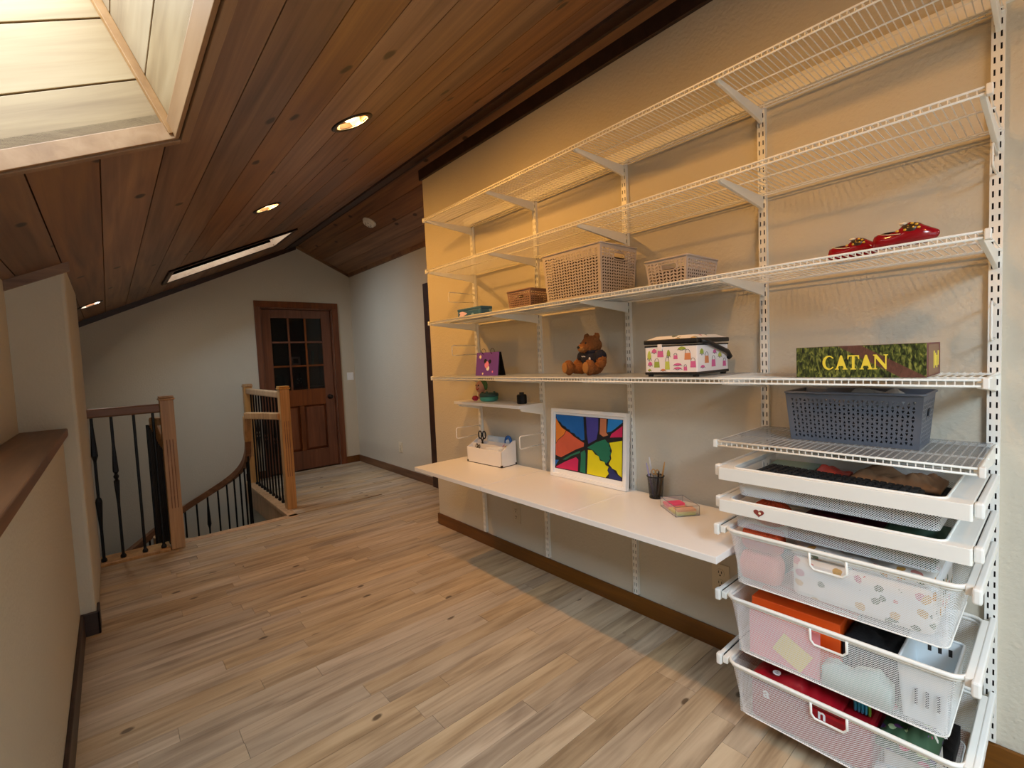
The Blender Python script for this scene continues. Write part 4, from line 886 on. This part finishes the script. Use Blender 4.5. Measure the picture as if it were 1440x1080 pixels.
# clogs
def clog(label, x, y, l, z, rot):
    root = thing('wooden_clog', label, 'clog', (x, y, z), 'painted wooden clogs'); root.rotation_euler = (0, 0, rot); k = l/.12
    secs = []   # t along +y (toe), half width, bottom z, top z
    for t, w, z0, z1 in ((.060, .008, .006, .024), (.056, .017, .001, .034), (.046, .022, 0, .037), (.030, .023, 0, .034), (.014, .024, 0, .037), (.002, .026, 0, .047), (-.010, .0265, 0, .053), (-.024, .025, 0, .049), (-.038, .021, .001, .039), (-.050, .014, .005, .031), (-.057, .007, .010, .027), (-.060, .002, .016, .023)): secs.append((t*k, w*k, z0*k, z1*k))
    n = 16; vs = []
    for t, w, z0, z1 in secs:
        for i in range(n):
            a = 2*PI*i/n; vs.append((w*math.copysign(abs(math.cos(a))**.8, math.cos(a)), t, (z0+z1)/2+(z1-z0)/2*math.copysign(abs(math.sin(a))**.8, math.sin(a))))
    b = MB(); m_ = len(secs); b.add(vs, [(q*n+i, (q+1)*n+i, (q+1)*n+(i+1) % n, q*n+(i+1) % n) for q in range(m_-1) for i in range(n)] + [tuple(range(n))[::-1], tuple(range((m_-1)*n, m_*n))]); b.build('body', 'red_gloss', root, smooth=True)
    b = MB(); b.ell((0, .028*k, .0355*k), (.015*k, .020*k, .0022*k), 14, 6); b.build('foot_opening', 'dark_paint', root, smooth=True)
    b = MB(); b.ell((-.002*k, -.012*k, .034*k), (.0262*k, .0235*k, .0172*k), 16, 10); b.build('painted_band', 'dark_paint', root, smooth=True)
    for q, (t, zz) in enumerate(((.010, .033), (-.004, .033), (-.010, .040), (-.016, .046), (-.018, .036), (-.024, .042), (-.028, .034))): b = MB(); b.ell((-.0262*k+.00035*k*(zz*1000-32), t*k, zz*k), (.0022*k, .0034*k, .0026*k), 8, 6); b.build('painted_dot', 'gold_paint', root, smooth=True)
    b = MB(); b.ell((-.0130*k, .001*k, .0490*k), (.006*k, .008*k, .0035*k), 10, 6); b.build('painted_flower', 'cream_paint', root, smooth=True)
    b = MB(); b.tube([(-.010*k, .050*k, .0362*k), (-.021*k, .036*k, .031*k), (-.0245*k, .018*k, .027*k), (-.0262*k, .004*k, .026*k)], .0009, 5); b.build('painted_line', 'cream_paint', root)
clog('red painted wooden clog with gold dots, nearer the low beige basket', 1.662, .404, .125, ZS3-.001, 0); clog('red painted wooden clog with gold dots, nearer the last upright', 1.60, .278, .135, ZS3-.001, 0)
# flip calendar
fc = thing('flip_calendar', 'purple ring bound flip calendar with a star print', 'calendar', (1.665, 2.155, ZS4)); hw = .104
for nm, mat, x0, x1, dy in (('front_cover', 'purple', -.022, -.004, 0), ('back_board', 'black', .034, .008, -.004)):
    c = MB(); t = .0022; c.hexa([(x0, -hw, 0), (x0+t, -hw, 0), (x0+t, hw, 0), (x0, hw, 0), (x1, -hw, .133), (x1+t, -hw, .133), (x1+t, hw, .133), (x1, hw, .133)]); c.build(nm, mat, fc)
c = MB(); c.hexa([(-.018, -hw+.004, .003), (-.008, -hw+.004, .003), (-.008, hw-.004, .003), (-.018, hw-.004, .003), (-.002, -hw+.004, .130), (.006, -hw+.004, .130), (.006, hw-.004, .130), (-.002, hw-.004, .130)]); c.build('page_block', 'black', fc)
for y in (-.040, .042): c = MB(); c.tube([(-.006+.014*math.cos(t)+.006, y, .138+.016*math.sin(t)) for t in [2*PI*i/20 for i in range(20)]], .0014, 6, closed=True); c.build('binding_ring', 'bronze', fc, smooth=True)
def onfront(mat, pts, dz, dy, s, nm):
    c = MB(); c.prism([(a*s+dy, q*s+dz) for a, q in pts], lambda a, q, d: (-.0232+.018*q/.133+d, -a, q), .001); c.build(nm, mat, fc)
star = [((1 if k % 2 == 0 else .5)*math.sin(k*PI/6), (1 if k % 2 == 0 else .5)*math.cos(k*PI/6)) for k in range(12)]; disc = [(math.cos(t), math.sin(t)) for t in [2*PI*i/14 for i in range(14)]]
onfront('cream', star, .108, -.066, .014, 'star_print'); onfront('cream', disc, .012, -.035, .006, 'dot_print'); onfront('pink', disc, .062, -.002, .020, 'dot_print'); onfront('paint_white', disc, .042, .010, .014, 'dot_print'); onfront('black', disc, .083, -.016, .013, 'dot_print'); onfront('black', disc, .080, .026, .012, 'dot_print'); onfront('pink', disc, .022, .055, .006, 'dot_print')
# teddy bear: sits facing the room, turned a little towards the corridor
tb = thing('teddy_bear', 'sitting brown teddy bear in a dark navy shirt', 'teddy bear', (1.735, 1.462, ZS4+.003)); tb.rotation_euler = (0, 0, math.radians(-12))
b = MB()
E_ = lambda c_, r, rot=None: b.ell(c_, r, 18, 12, rot)
E_((.02, 0, .060), (.050, .056, .062)); E_((.012, .004, .136), (.047, .052, .045)); E_((-.028, .010, .124), (.028, .029, .023))
for s in (-1, 1):
    E_((.016, .038*s+.004, .174), (.011, .019, .019)); E_((-.015, .058*s, .026), (.055, .027, .025), Matrix.Rotation(-.5*s, 3, 'Z').to_4x4()); E_((-.068, .080*s, .034), (.024, .031, .036)); E_((.006, .070*s, .075), (.024, .026, .040), Matrix.Rotation(.5*s, 3, 'X').to_4x4()); E_((-.008, .088*s, .048), (.022, .021, .024))
bear = b.build('body', 'fur', tb, remesh=.0038)
fz = bpy.data.textures.new('fur_noise', 'CLOUDS'); fz.noise_scale = .006
md = bear.modifiers.new('fuzz', 'DISPLACE'); md.texture = fz; md.strength = .010; md.mid_level = .5
for s in (-1, 1): c = MB(); c.ell((-.0915, .081*s, .034), (.004, .022, .026), 14, 10); c.build('foot_pad', 'fur_light', tb, smooth=True)
c = MB(); c.ell((-.040, .010, .121), (.0185, .023, .017), 14, 10); c.build('muzzle', 'fur_light', tb, smooth=True)
c = MB(); c.ell((-.059, .011, .128), (.006, .009, .0065), 10, 8); c.build('nose', 'black', tb, smooth=True)
for s in (-1, 1): c = MB(); c.ell((-.030, .010+.019*s, .146), (.005, .0048, .0048), 10, 8); c.build('eye', 'black', tb, smooth=True)
b = MB(); b.ell((.020, 0, .070), (.056, .062, .048), 20, 14)
for s in (-1, 1): b.ell((.008, .066*s, .082), (.029, .030, .032), 16, 10, Matrix.Rotation(.5*s, 3, 'X').to_4x4())
b.build('shirt', 'navy_cloth', tb, remesh=.005)
c = MB(); c.tube([(.018+.040*math.cos(t), .044*math.sin(t), .106) for t in [2*PI*i/20 for i in range(20)]], .0075, 8, closed=True); c.build('collar', 'navy_cloth', tb, smooth=True)
c = MB()
for k in range(4): c.ell((-.0375+.002*k, -.008+.010*k, .083+.002*(k % 2)), (.0015, .0038, .0022), 8, 6)
c.ell((-.030, -.034, .072), (.002, .007, .008), 10, 8); c.build('shirt_print', 'thread_white', tb)
# sewing box
sb = thing('sewing_box', 'fabric covered sewing box printed with handbags, black trim and handle', 'sewing box', (1.70, .953, ZS4)); hx, hy = .117, .106
c = MB(); c.box(-hx, hx, -hy, hy, .012, .118); c.build('body', 'fabric_white', sb, bevel=.004)
c = MB(); c.box(-hx-.002, hx+.002, -hy-.002, hy+.002, .008, .018); c.build('bottom_trim', 'black', sb, bevel=.002)
c = MB(); c.box(-hx-.002, hx+.002, -hy-.002, hy+.002, .112, .118); c.build('lower_band', 'black', sb, bevel=.002)
ld = MB(); ld.box(-hx-.004, hx+.004, -hy-.004, hy+.004, .123, .139); ld = ld.build('lid_band', 'black', sb, bevel=.003)
c = MB(); c.hexa([(-hx, -hy, .139), (hx, -hy, .139), (hx, hy, .139), (-hx, hy, .139), (-hx+.03, -hy+.03, .152), (hx-.03, -hy+.03, .152), (hx-.03, hy-.03, .152), (-hx+.03, hy-.03, .152)]); c.build('padded_top', 'floral', ld, bevel=.005)
for sx in (-1, 1):
    for sy in (-1, 1): c = MB(); c.lathe([(.010, 0), (.012, .010)], 10, (sx*(hx-.014), sy*(hy-.014), 0)); c.build('foot', 'black', sb)
c = MB(); c.tube([(-hx+.02, -hy-.006, .128), (-hx+.06, -hy-.010, .122), (hx-.03, -hy-.012, .085), (hx-.006, -hy-.011, .066), (hx-.004, -hy-.003, .060)], .0085, 8); c.build('handle', 'black', sb, smooth=True)
c = MB(); c.box(-hx-.0035, -hx+.001, .032, .050, .098, .122); c.build('clasp_tab', 'fabric_white', sb, bevel=.001)
def bagprint(face, mat, a, q, w, h, kind):
    if face == 'front': f = lambda A, Q, d: (-hx-.0006+d*.5, -A, Q)
    else: f = lambda A, Q, d: (A, -hy-.0006+d*.5, Q)
    c = MB()
    if kind == 'bag': c.prism([(a-w/2, q-h/2), (a+w/2, q-h/2), (a+w*.42, q+h/2), (a-w*.42, q+h/2)], f, .001)
    else: c.prism([(a+w/2*math.cos(t)*(1-.35*math.sin(t)), q+h/2*math.sin(t)) for t in [2*PI*i/12 for i in range(12)]], f, .001)
    o = c.build('printed_motif', mat, sb)
    c = MB(); n = 10; rr = [(a+w*.36*math.cos(PI*i/n), q+h/2+h*.55*math.sin(PI*i/n)) for i in range(n+1)] if kind == 'bag' else [(a-w*.6+w*1.2*i/n, q-h*.5+.2*h*math.sin(i)) for i in range(n+1)]
    c.tube([f(x, z, 0) for x, z in rr], .0007, 4); c.build('printed_outline', 'p_ink', o)
for a in ((-.088, .082, .016, .034, 'p_lime', 'x'), (-.066, .098, .020, .016, 'p_pink', 'x'), (-.040, .085, .026, .022, 'p_pink', 'bag'), (-.006, .088, .014, .026, 'p_green', 'x'), (.022, .072, .017, .014, 'p_pink', 'bag'), (.048, .104, .030, .012, 'p_green', 'x'), (.070, .074, .026, .024, 'p_orange', 'bag'), (-.085, .050, .018, .016, 'p_pink', 'x'), (-.056, .046, .024, .022, 'p_green', 'bag'), (-.012, .042, .020, .030, 'p_lime', 'bag'), (.030, .046, .030, .009, 'p_pink', 'x'), (.030, .032, .030, .009, 'p_pink', 'x'), (.060, .030, .014, .014, 'p_pink', 'bag'), (.090, .045, .022, .022, 'p_pink', 'bag'), (-.088, .026, .014, .008, 'p_green', 'x'), (-.03, .026, .020, .008, 'p_orange', 'x')): bagprint('front', a[4], a[0], a[1], a[2], a[3], a[5])
for a in ((-.085, .09, .026, .020, 'p_green', 'x'), (-.05, .060, .030, .026, 'p_orange', 'bag'), (-.08, .036, .028, .010, 'p_pink', 'x'), (.0, .045, .030, .026, 'p_pink', 'bag'), (.05, .075, .026, .018, 'p_lime', 'x'), (.085, .040, .026, .020, 'p_pink', 'bag'), (.01, .088, .024, .014, 'p_pink', 'x')): bagprint('side', a[4], a[0], a[1], a[2], a[3], a[5])
# board game
cb = thing('board_game', 'long green and brown board game box lettered CATAN', 'board game', (1.68, .381, ZS4)); hx, hy, hh = .098, .1495, .088
c = MB(); c.box(-hx, hx, -hy, hy, 0, hh); c.build('box_body', 'maroon', cb, bevel=.001)
c = MB(); c.box(-hx-.0006, -hx+.001, -hy, hy, 0, hh); c.build('printed_front', 'meadow_print', cb)
c = MB(); c.box(-hx+.02, hx-.03, -hy-.0008, -hy+.001, .004, hh-.004); c.build('side_panel_print', 'card_brown', cb)
for k in range(4): c = MB(); c.box(-hx+.09+.02*k, -hx+.102+.02*k, -hy-.0014, -hy, .02+.006*(k % 2), .066-.006*(k % 3)); c.build('side_mark', 'yellow_print', cb)
LET = {   # serif capitals as filled polygons on a unit-high box
 'A': [[(0, 0), (.26, 0), (.26, .06), (.19, .08), (.245, .25), (.515, .25), (.57, .08), (.49, .06), (.49, 0), (.80, 0), (.80, .06), (.745, .08), (.45, 1), (.34, 1), (.075, .08), (0, .06)]],
 'T': [[(.20, 0), (.54, 0), (.54, .06), (.455, .09), (.455, .91), (.62, .91), (.69, .72), (.74, .72), (.73, 1), (.01, 1), (0, .72), (.05, .72), (.12, .91), (.285, .91), (.285, .09), (.20, .06)]],
 'N': [[(0, 0), (.25, 0), (.25, .06), (.165, .09), (.165, .74), (.72, 0), (.79, 0), (.79, .91), (.87, .94), (.87, 1), (.62, 1), (.62, .94), (.705, .91), (.705, .33), (.215, 1), (0, 1), (0, .94), (.085, .90), (.085, .09), (0, .06)]],
}
def cpoly():
    o = [(.42+.42*math.cos(t), .5+.51*math.sin(t)) for t in [math.radians(38+284*i/22) for i in range(23)]]; i_ = [(.47+.27*math.cos(t), .5+.42*math.sin(t)) for t in [math.radians(316-272*i/22) for i in range(23)]]
    return [o + i_]
LET['C'] = cpoly(); ah = .040; ax = .081
for ch, wd in (('C', .84), ('A', .80), ('T', .76), ('A', .82), ('N', .88)):
    c = MB()
    for poly in LET[ch]: c.prism([(p*ah*.93, q*ah) for p, q in poly], lambda a, q, d, ax=ax: (-hx-.0012+d, ax-a, .022+q), .0008)
    c.build('letter', 'yellow_print', cb); ax -= wd*ah*.93

# ---- small shelf
ZSS = 1.012
td = thing('round_tin', 'round teal dish with a dark lid on the short solid shelf', 'dish', (1.825, 2.375, ZSS))
c = MB(); c.lathe([(.044, 0), (.054, .004), (.058, .012), (.058, .032)], 28); c.build('dish_body', 'teal', td, smooth=True); c = MB(); c.lathe([(.060, .030), (.061, .042), (.056, .050), (.02, .053), (0, .053)], 28); c.build('lid', 'teal_dark', td, smooth=True)
for k in range(5): a = k*1.25; c = MB(); c.ell((.042*math.cos(a), .042*math.sin(a), .053), (.009, .009, .006), 10, 6); c.build('lid_bump', 'teal_dark', td, smooth=True)
fg = thing('smiling_figurine', 'pink faced smiling figurine behind the teal dish', 'figurine', (1.842, 2.478, ZSS))
b = MB(); b.ell((.004, 0, .030), (.024, .028, .034), 14, 10); b.ell((-.002, .002, .086), (.032, .036, .040), 18, 12); b.build('body', 'skin_pink', fg, remesh=.004)
c = MB(); c.ell((.012, -.002, .098), (.029, .038, .036), 16, 10); c.ell((.012, -.036, .090), (.012, .010, .026), 12, 8); c.build('hair', 'leaf_green', fg, smooth=True)
c = MB(); c.tube([(-.0325+.003*abs(k)/3, .006*k*.9, .072+.0016*k*k/2) for k in range(-3, 4)], .0028, 6); c.build('mouth', 'ball_red', fg, smooth=True)
for s in (-1, 1): c = MB(); c.ell((-.031, .012*s, .098), (.004, .005, .006), 8, 6); c.build('eye', 'black', fg, smooth=True)
c = MB(); c.ell((-.035, 0, .088), (.005, .006, .006), 8, 6); c.build('nose', 'skin_pink', fg, smooth=True)
pb = thing('pin_cushion', 'small red ball pin cushion next to the teal dish', 'pin cushion', (1.79, 2.475, ZSS)); c = MB(); c.ell((0, 0, .0165), (.021, .021, .017), 16, 10, None, .06, 12); c.build('cushion', 'ball_red', pb, smooth=True); c = MB(); c.lathe([(.012, 0), (.013, .004)], 12); c.build('base', 'note_rose', pb)
sp = thing('thread_spool', 'black spool of thread on the short solid shelf', 'thread', (1.80, 2.035, ZSS))
c = MB(); c.lathe([(.026, 0), (.028, .003), (.028, .050), (.024, .054), (.0, .055)], 20); c.build('thread', 'black', sp, smooth=True); c = MB(); c.lathe([(.014, .052), (.014, .066), (.008, .066), (.008, .058)], 16); c.build('cone_top', 'black', sp)
b = MB()
for k in range(12): b.tube([(.0284*math.cos(t), .0284*math.sin(t), .005+.0038*k) for t in [2*PI*i/18 for i in range(18)]], .0013, 4, closed=True)
stuff(b.build('thread_winding', 'black_cloth', sp))

# ================================================================ ON THE DESK
cd_ = thing('desk_caddy', 'white wooden stationery caddy with metal corners on the desk', 'desk organizer', (1.818, 2.372, DZT)); cd_.rotation_euler = (0, 0, math.radians(3))
hx, hy = .062, .166; fh, bh = .098, .150; t = .006
c = MB(); c.box(-hx, -hx+t, -hy, hy, .002, fh); c.build('front_panel', 'caddy_white', cd_, bevel=.0015); c = MB(); c.box(hx-t, hx, -hy, hy, .002, bh); c.build('back_panel', 'caddy_white', cd_, bevel=.0015)
for s in (-1, 1):
    c = MB(); y0 = s*hy; y1 = s*(hy-t); P_ = [(-hx, .002), (hx, .002), (hx, bh), (hx-.02, bh), (-hx+.012, fh+.004), (-hx, fh)]
    c.prism(P_, lambda a, q, d, y0=min(y0, y1): (a, y0+d, q), t); c.build('side_panel', 'caddy_white', cd_)
c = MB(); c.box(-hx+t, hx-t, -hy+t, hy-t, .002, .008); c.build('base', 'caddy_white', cd_); c = MB(); c.box(-.018, -.013, -hy+t, hy-t, .008, .118); c.build('divider', 'caddy_white', cd_); c = MB(); c.box(.020, .025, -hy+t, hy-t, .008, .132); c.build('divider', 'caddy_white', cd_)
c = MB(); c.box(-hx-.001, hx+.001, -hy-.001, hy+.001, 0, .004); c.build('metal_edge', 'bronze', cd_)
for sy in (-1, 1):
    for sx in (-1, 1): c = MB(); c.box(sx*hx-.010*(sx > 0)-.0015*(sx < 0), sx*hx+.010*(sx < 0)+.0015*(sx > 0), sy*hy-.010*(sy > 0)-.0015*(sy < 0), sy*hy+.010*(sy < 0)+.0015*(sy > 0), 0, .014); c.build('metal_corner', 'bronze', cd_, bevel=.001)
CM = Matrix.Translation(cd_.location) @ Matrix.Rotation(math.radians(3), 4, 'Z')
def incaddy(o, p, rot=(0, 0, 0)): o.matrix_world = CM @ Matrix.Translation(p) @ Matrix.Rotation(rot[2], 4, 'Z') @ Matrix.Rotation(rot[1], 4, 'Y') @ Matrix.Rotation(rot[0], 4, 'X'); return o
def scissors(label, mat, p, rot, k=1):
    root = incaddy(thing('scissors', label, 'scissors'), p, rot)
    for s in (-1, 1):
        c = MB(); c.tube([(0, s*.016*k+.012*k*math.cos(q), .105*k+.024*k*math.sin(q)) for q in [2*PI*i/20 for i in range(20)]], .0042*k, 8, closed=True); c.tube([(0, s*.010*k, .084*k), (0, 0, .062*k), (0, -s*.004*k, .050*k)], .0045*k, 8); c.build('handle_ring', mat, root, smooth=True)
        c = MB(); c.hexa([(-.001, -s*.006*k, .055*k), (.001, -s*.006*k, .055*k), (.001, s*.004*k, .055*k), (-.001, s*.004*k, .055*k), (-.001, 0, -.057*k), (.001, 0, -.057*k), (.001, s*.002*k, -.057*k), (-.001, s*.002*k, -.057*k)]); c.build('blade', 'steel', root)
scissors('black handled scissors standing in the white caddy', 'black', (.003, .085, .066), (0, 0, .25)); scissors('small dark scissors in the front slot of the caddy', 'bronze', (-.038, .105, .042), (.30, 0, .15), .6)
ev = MB(); ev.box(-.003, .003, -.080, .085, 0, .155); incaddy(tag(ev.build('envelope_stack', 'paper_blue', bevel=.001), 'pale blue envelopes standing in the white caddy', 'envelope'), (.0310, .0, .0085), (0, .135, 0))
tg = incaddy(thing('tape_dispenser', 'blue tape dispenser sticking out of the white caddy', 'tape dispenser'), (.0405, -.122, .118), (0, 0, .06))
c = MB(); c.tube([(0, .022*math.cos(q), .034*math.sin(q)+.020) for q in [2*PI*i/22 for i in range(22)]], .009, 8, closed=True); c.build('ring_body', 'tape_blue', tg, smooth=True); c = MB(); c.lathe([(.012, -.006), (.017, -.006), (.017, .006), (.012, .006)], 18, mat=Matrix.Translation((0, 0, .02)) @ Matrix.Rotation(PI/2, 4, 'Y')); c.build('tape_roll', 'paper_blue', tg); c = MB(); c.hexa([(-.009, -.006, -.109), (.009, -.006, -.109), (.009, .012, -.109), (-.009, .012, -.109), (-.008, -.012, -.01), (.008, -.012, -.01), (.008, .016, -.01), (-.008, .016, -.01)]); c.build('foot', 'tape_blue', tg)
for k, (p, m_, lb) in enumerate((((.0, -.02, .100), 'pencil_wood', 'tan pencil lying across the caddy divider'), ((.004, .0, .108), 'note_rose', 'pinkish pencil lying across the caddy divider'))):
    c = MB(); c.tube([(0, .0, .0125), (0, -.138, .119), (0, -.1495, .128)], [.0036, .0036, .0008], 6); incaddy(tag(c.build('pencil', m_), lb, 'pencil', 'pencils in the caddy'), (-.006+.014*k, -.004+.03*k, 0))
for k in range(3): c = MB(); c.box(-.0012, .0012, -.06, .06, 0, .100); incaddy(tag(c.build('note_card', 'paint_white'), 'white note card standing in the front slot of the caddy', 'card', 'white cards in the caddy'), (-.046+.009*k, -.07-.010*k, .0105+.0022*k), (-.03-.035*k, 0, 0))
# framed painting leaning on the uprights
FWD, FHT = .505, .372
pa = thing('framed_painting', 'bright abstract painting with black outlines in a white frame', 'painting'); lean = math.radians(4.2)
pa.matrix_world = Matrix.Translation((1.8365, 1.608, DZT+.0018)) @ Matrix.Rotation(lean, 4, 'Y') @ Matrix(((0, 0, -1, 0), (-1, 0, 0, 0), (0, 1, 0, 0), (0, 0, 0, 1)))   # local: x right, y up, z towards the room
bw = .018
for q in ((-FWD/2, FWD/2, 0, bw), (-FWD/2, FWD/2, FHT-bw, FHT), (-FWD/2, -FWD/2+bw, bw, FHT-bw), (FWD/2-bw, FWD/2, bw, FHT-bw)): c = MB(); c.box(q[0], q[1], q[2], q[3], -.024, .004); c.build('frame_bar', 'paint_white', pa, bevel=.0015)
c = MB(); c.box(-FWD/2+bw, FWD/2-bw, bw, FHT-bw, -.024, -.010); c.build('mat_board', 'paint_white', pa)
X0, X1, V0, V1 = -FWD/2+.025, FWD/2-.030, .042, FHT-.033
c = MB(); c.box(X0, X1, V0, V1, -.011, -.0085); c.build('canvas', 'a_black', pa)
def inv(px, py):   # painting pixels (as seen) -> 0..1
    TL, TR, BR, BL = Vector((158, 95)), Vector((640, 130)), Vector((607, 602)), Vector((125, 498)); u = v = .5
    for _ in range(30):
        p = TL*(1-u)*(1-v)+TR*u*(1-v)+BR*u*v+BL*(1-u)*v; du = (TR-TL)*(1-v)+(BR-BL)*v; dv = (BL-TL)*(1-u)+(BR-TR)*u; e = Vector((px, py))-p; d = du.x*dv.y-du.y*dv.x
        u += (e.x*dv.y-e.y*dv.x)/d; v += (du.x*e.y-du.y*e.x)/d
    return min(max(u, .004), .996), min(max(v, .004), .996)
ART = (('a_blue', [(160, 98), (372, 112), (370, 290), (348, 292), (328, 268), (310, 262), (298, 240), (270, 232), (262, 212), (240, 205), (232, 190), (205, 178), (198, 160), (165, 138)]), ('a_purple', [(392, 112), (478, 122), (472, 215), (455, 285), (396, 318), (390, 250)]), ('a_brown', [(492, 122), (534, 126), (526, 230), (538, 250), (505, 262), (480, 242), (486, 190)]), ('a_sky', [(545, 126), (640, 132), (637, 150), (590, 195), (558, 222), (532, 228)]), ('a_magenta', [(636, 176), (628, 262), (548, 268), (560, 240), (590, 215)]),
 ('a_orange', [(157, 125), (180, 165), (200, 195), (232, 218), (212, 250), (165, 285), (147, 310)]), ('a_salmon', [(236, 220), (262, 236), (290, 262), (330, 290), (364, 312), (360, 340), (300, 362), (240, 392), (180, 420), (138, 402), (143, 320), (166, 290), (214, 254)]), ('a_blue', [(131, 438), (160, 440), (128, 482)]), ('a_magenta', [(136, 488), (215, 452), (298, 420), (314, 440), (304, 528), (200, 508), (135, 496)]), ('a_green', [(336, 385), (365, 366), (371, 390), (360, 545), (322, 532), (334, 430)]),
 ('a_green', [(190, 437), (260, 400), (330, 372), (330, 388), (262, 412), (215, 440)]), ('a_yellow', [(390, 366), (420, 368), (440, 400), (462, 412), (470, 445), (500, 455), (506, 480), (526, 492), (516, 520), (524, 545), (500, 576), (440, 562), (372, 547), (382, 450)]), ('a_green', [(386, 347), (450, 307), (515, 282), (528, 305), (540, 312), (538, 335), (550, 345), (540, 370), (550, 392), (536, 410), (540, 432), (512, 468), (490, 448), (474, 436), (455, 400), (430, 370)]), ('a_yellow', [(542, 308), (626, 290), (607, 572), (585, 550), (575, 520), (550, 505), (528, 470), (548, 430), (546, 400), (556, 370)]), ('a_navy', [(533, 492), (556, 518), (572, 545), (600, 572), (604, 598), (560, 588), (524, 578), (526, 545), (520, 520)]))
for m_, poly in ART:
    c = MB(); pts = [inv(*p) for p in poly]; c.prism([(X0+(X1-X0)*u, V1-(V1-V0)*v) for u, v in pts][::-1], lambda a, q, d: (a, q, -.0088+d), .0010); c.build('painted_area', m_, pa)
c = MB(); c.box(-FWD/2+.01, FWD/2-.006, .004, FHT-.01, -.0275, -.0245); c.build('backing_board', 'card_brown', pa)
# pencil cup
pc = thing('pencil_cup', 'black wire mesh pencil cup on the white desk', 'pencil cup', (1.852, 1.203, DZT))
c = MB(); n = 28; r0, r1, h = .029, .037, .100
c.lathe([(r0, .002), (r1, h)], n); c.f = c.f[:n]; c.mi = c.mi[:n]; o = c.build('mesh_wall', 'mesh_black', pc, smooth=True)
uvl = o.data.uv_layers.new(name='uv')
for p in o.data.polygons:
    for li in p.loop_indices:
        vi = o.data.loops[li].vertex_index; j = vi % n; jj = j if not (p.index == n-1 and j == 0) else n; uvl.data[li].uv = (jj/n*2*PI*.033, (vi//n)*h)
c = MB(); c.tube([(r1*math.cos(q), r1*math.sin(q), h) for q in [2*PI*i/28 for i in range(28)]], .0028, 8, closed=True); c.build('rim', 'black', pc, smooth=True); c = MB(); c.lathe([(r0, 0), (r0+.001, .004), (0, .004)], 24); c.build('base', 'black', pc)
for m_, bx, by, rx, ry, l, lb in (('pen_white', .006, .012, .011, .0275, .175, 'white pen with a pink stripe in the pencil cup'), ('pen_lilac', -.010, .006, -.013, .0250, .155, 'lilac pen in the pencil cup'), ('pencil_wood', .012, -.008, .011, -.0275, .165, 'wooden pencil in the pencil cup'), ('bronze', -.013, -.010, -.015, -.0235, .125, 'dark pen in the pencil cup')):
    c = MB(); p = Vector((bx, by, .0055)); d = (Vector((rx, ry, .1)) - p).normalized(); c.tube([p, p+d*(l-.02), p+d*l], [.0038, .0038, .0022], 8); o = tag(c.build('pen', m_, smooth=True), lb, 'pen', 'pens in the mesh cup'); o.location = pc.location
sc = thing('small_scissors', 'tan handled small scissors in the pencil cup', 'scissors', (1.852, 1.203, DZT+.0045))
for s in (-1, 1): c = MB(); c.tube([(0, s*.010+.009*math.cos(q), .112+.012*math.sin(q)) for q in [2*PI*i/16 for i in range(16)]], .0025, 6, closed=True); c.build('handle_ring', 'pencil_wood', sc, smooth=True); c = MB(); c.box(-.001, .001, -.004+s*.003, .004+s*.003, 0, .100); c.build('blade', 'steel', sc)
# acrylic note tray
ta = math.atan2(.121, .085); TM = Matrix.Translation((1.759, 1.034, DZT)) @ Matrix.Rotation(ta, 4, 'Z')   # local x along the long side
tr = thing('acrylic_tray', 'clear acrylic tray of sticky notes on the white desk', 'tray'); tr.matrix_world = TM; lx, ly, h, t = .074, .049, .040, .0022
for q in ((-lx, lx, -ly, -ly+t), (-lx, lx, ly-t, ly), (-lx, -lx+t, -ly+t, ly-t), (lx-t, lx, -ly+t, ly-t)): c = MB(); c.box(q[0], q[1], q[2], q[3], 0, h); c.build('clear_side', 'acrylic', tr)
c = MB(); c.box(-lx, lx, -ly, ly, 0, .002); c.build('clear_base', 'acrylic', tr)
c = MB()
for z in (.001, h):
    for p, q in (((-lx, -ly), (lx, -ly)), ((lx, -ly), (lx, ly)), ((lx, ly), (-lx, ly)), ((-lx, ly), (-lx, -ly))): c.tube([(*p, z), (*q, z)], .0009, 4)
for p in ((-lx, -ly), (lx, -ly), (lx, ly), (-lx, ly)): c.tube([(*p, 0), (*p, h)], .0009, 4)
c.build('polished_edge', 'grey_plastic', tr)
for k, (m_, x, y, z, a, lb) in enumerate((('note_lime', -.0465, .0, .002, 0, 'lime'), ('note_yellow', -.0455, .002, .0096, .05, 'pale yellow'), ('note_orange', -.0455, -.002, .0172, -.05, 'orange'), ('note_yellow', .0, .0, .002, .0, 'cream'), ('note_rose', .0465, .0, .002, 0, 'rose'), ('note_pink', .0455, .003, .0141, .06, 'hot pink'))):
    c = MB(); c.box(-.0228, .0228, -.038, .038, 0, .0075 if k != 4 else .012); o = tag(c.build('sticky_note_pad', m_, bevel=.0006), lb + ' pad of sticky notes in the clear tray', 'sticky notes', 'note pads in the clear tray'); o.matrix_world = TM @ Matrix.Translation((x, y, z)) @ Matrix.Rotation(a, 4, 'Z')
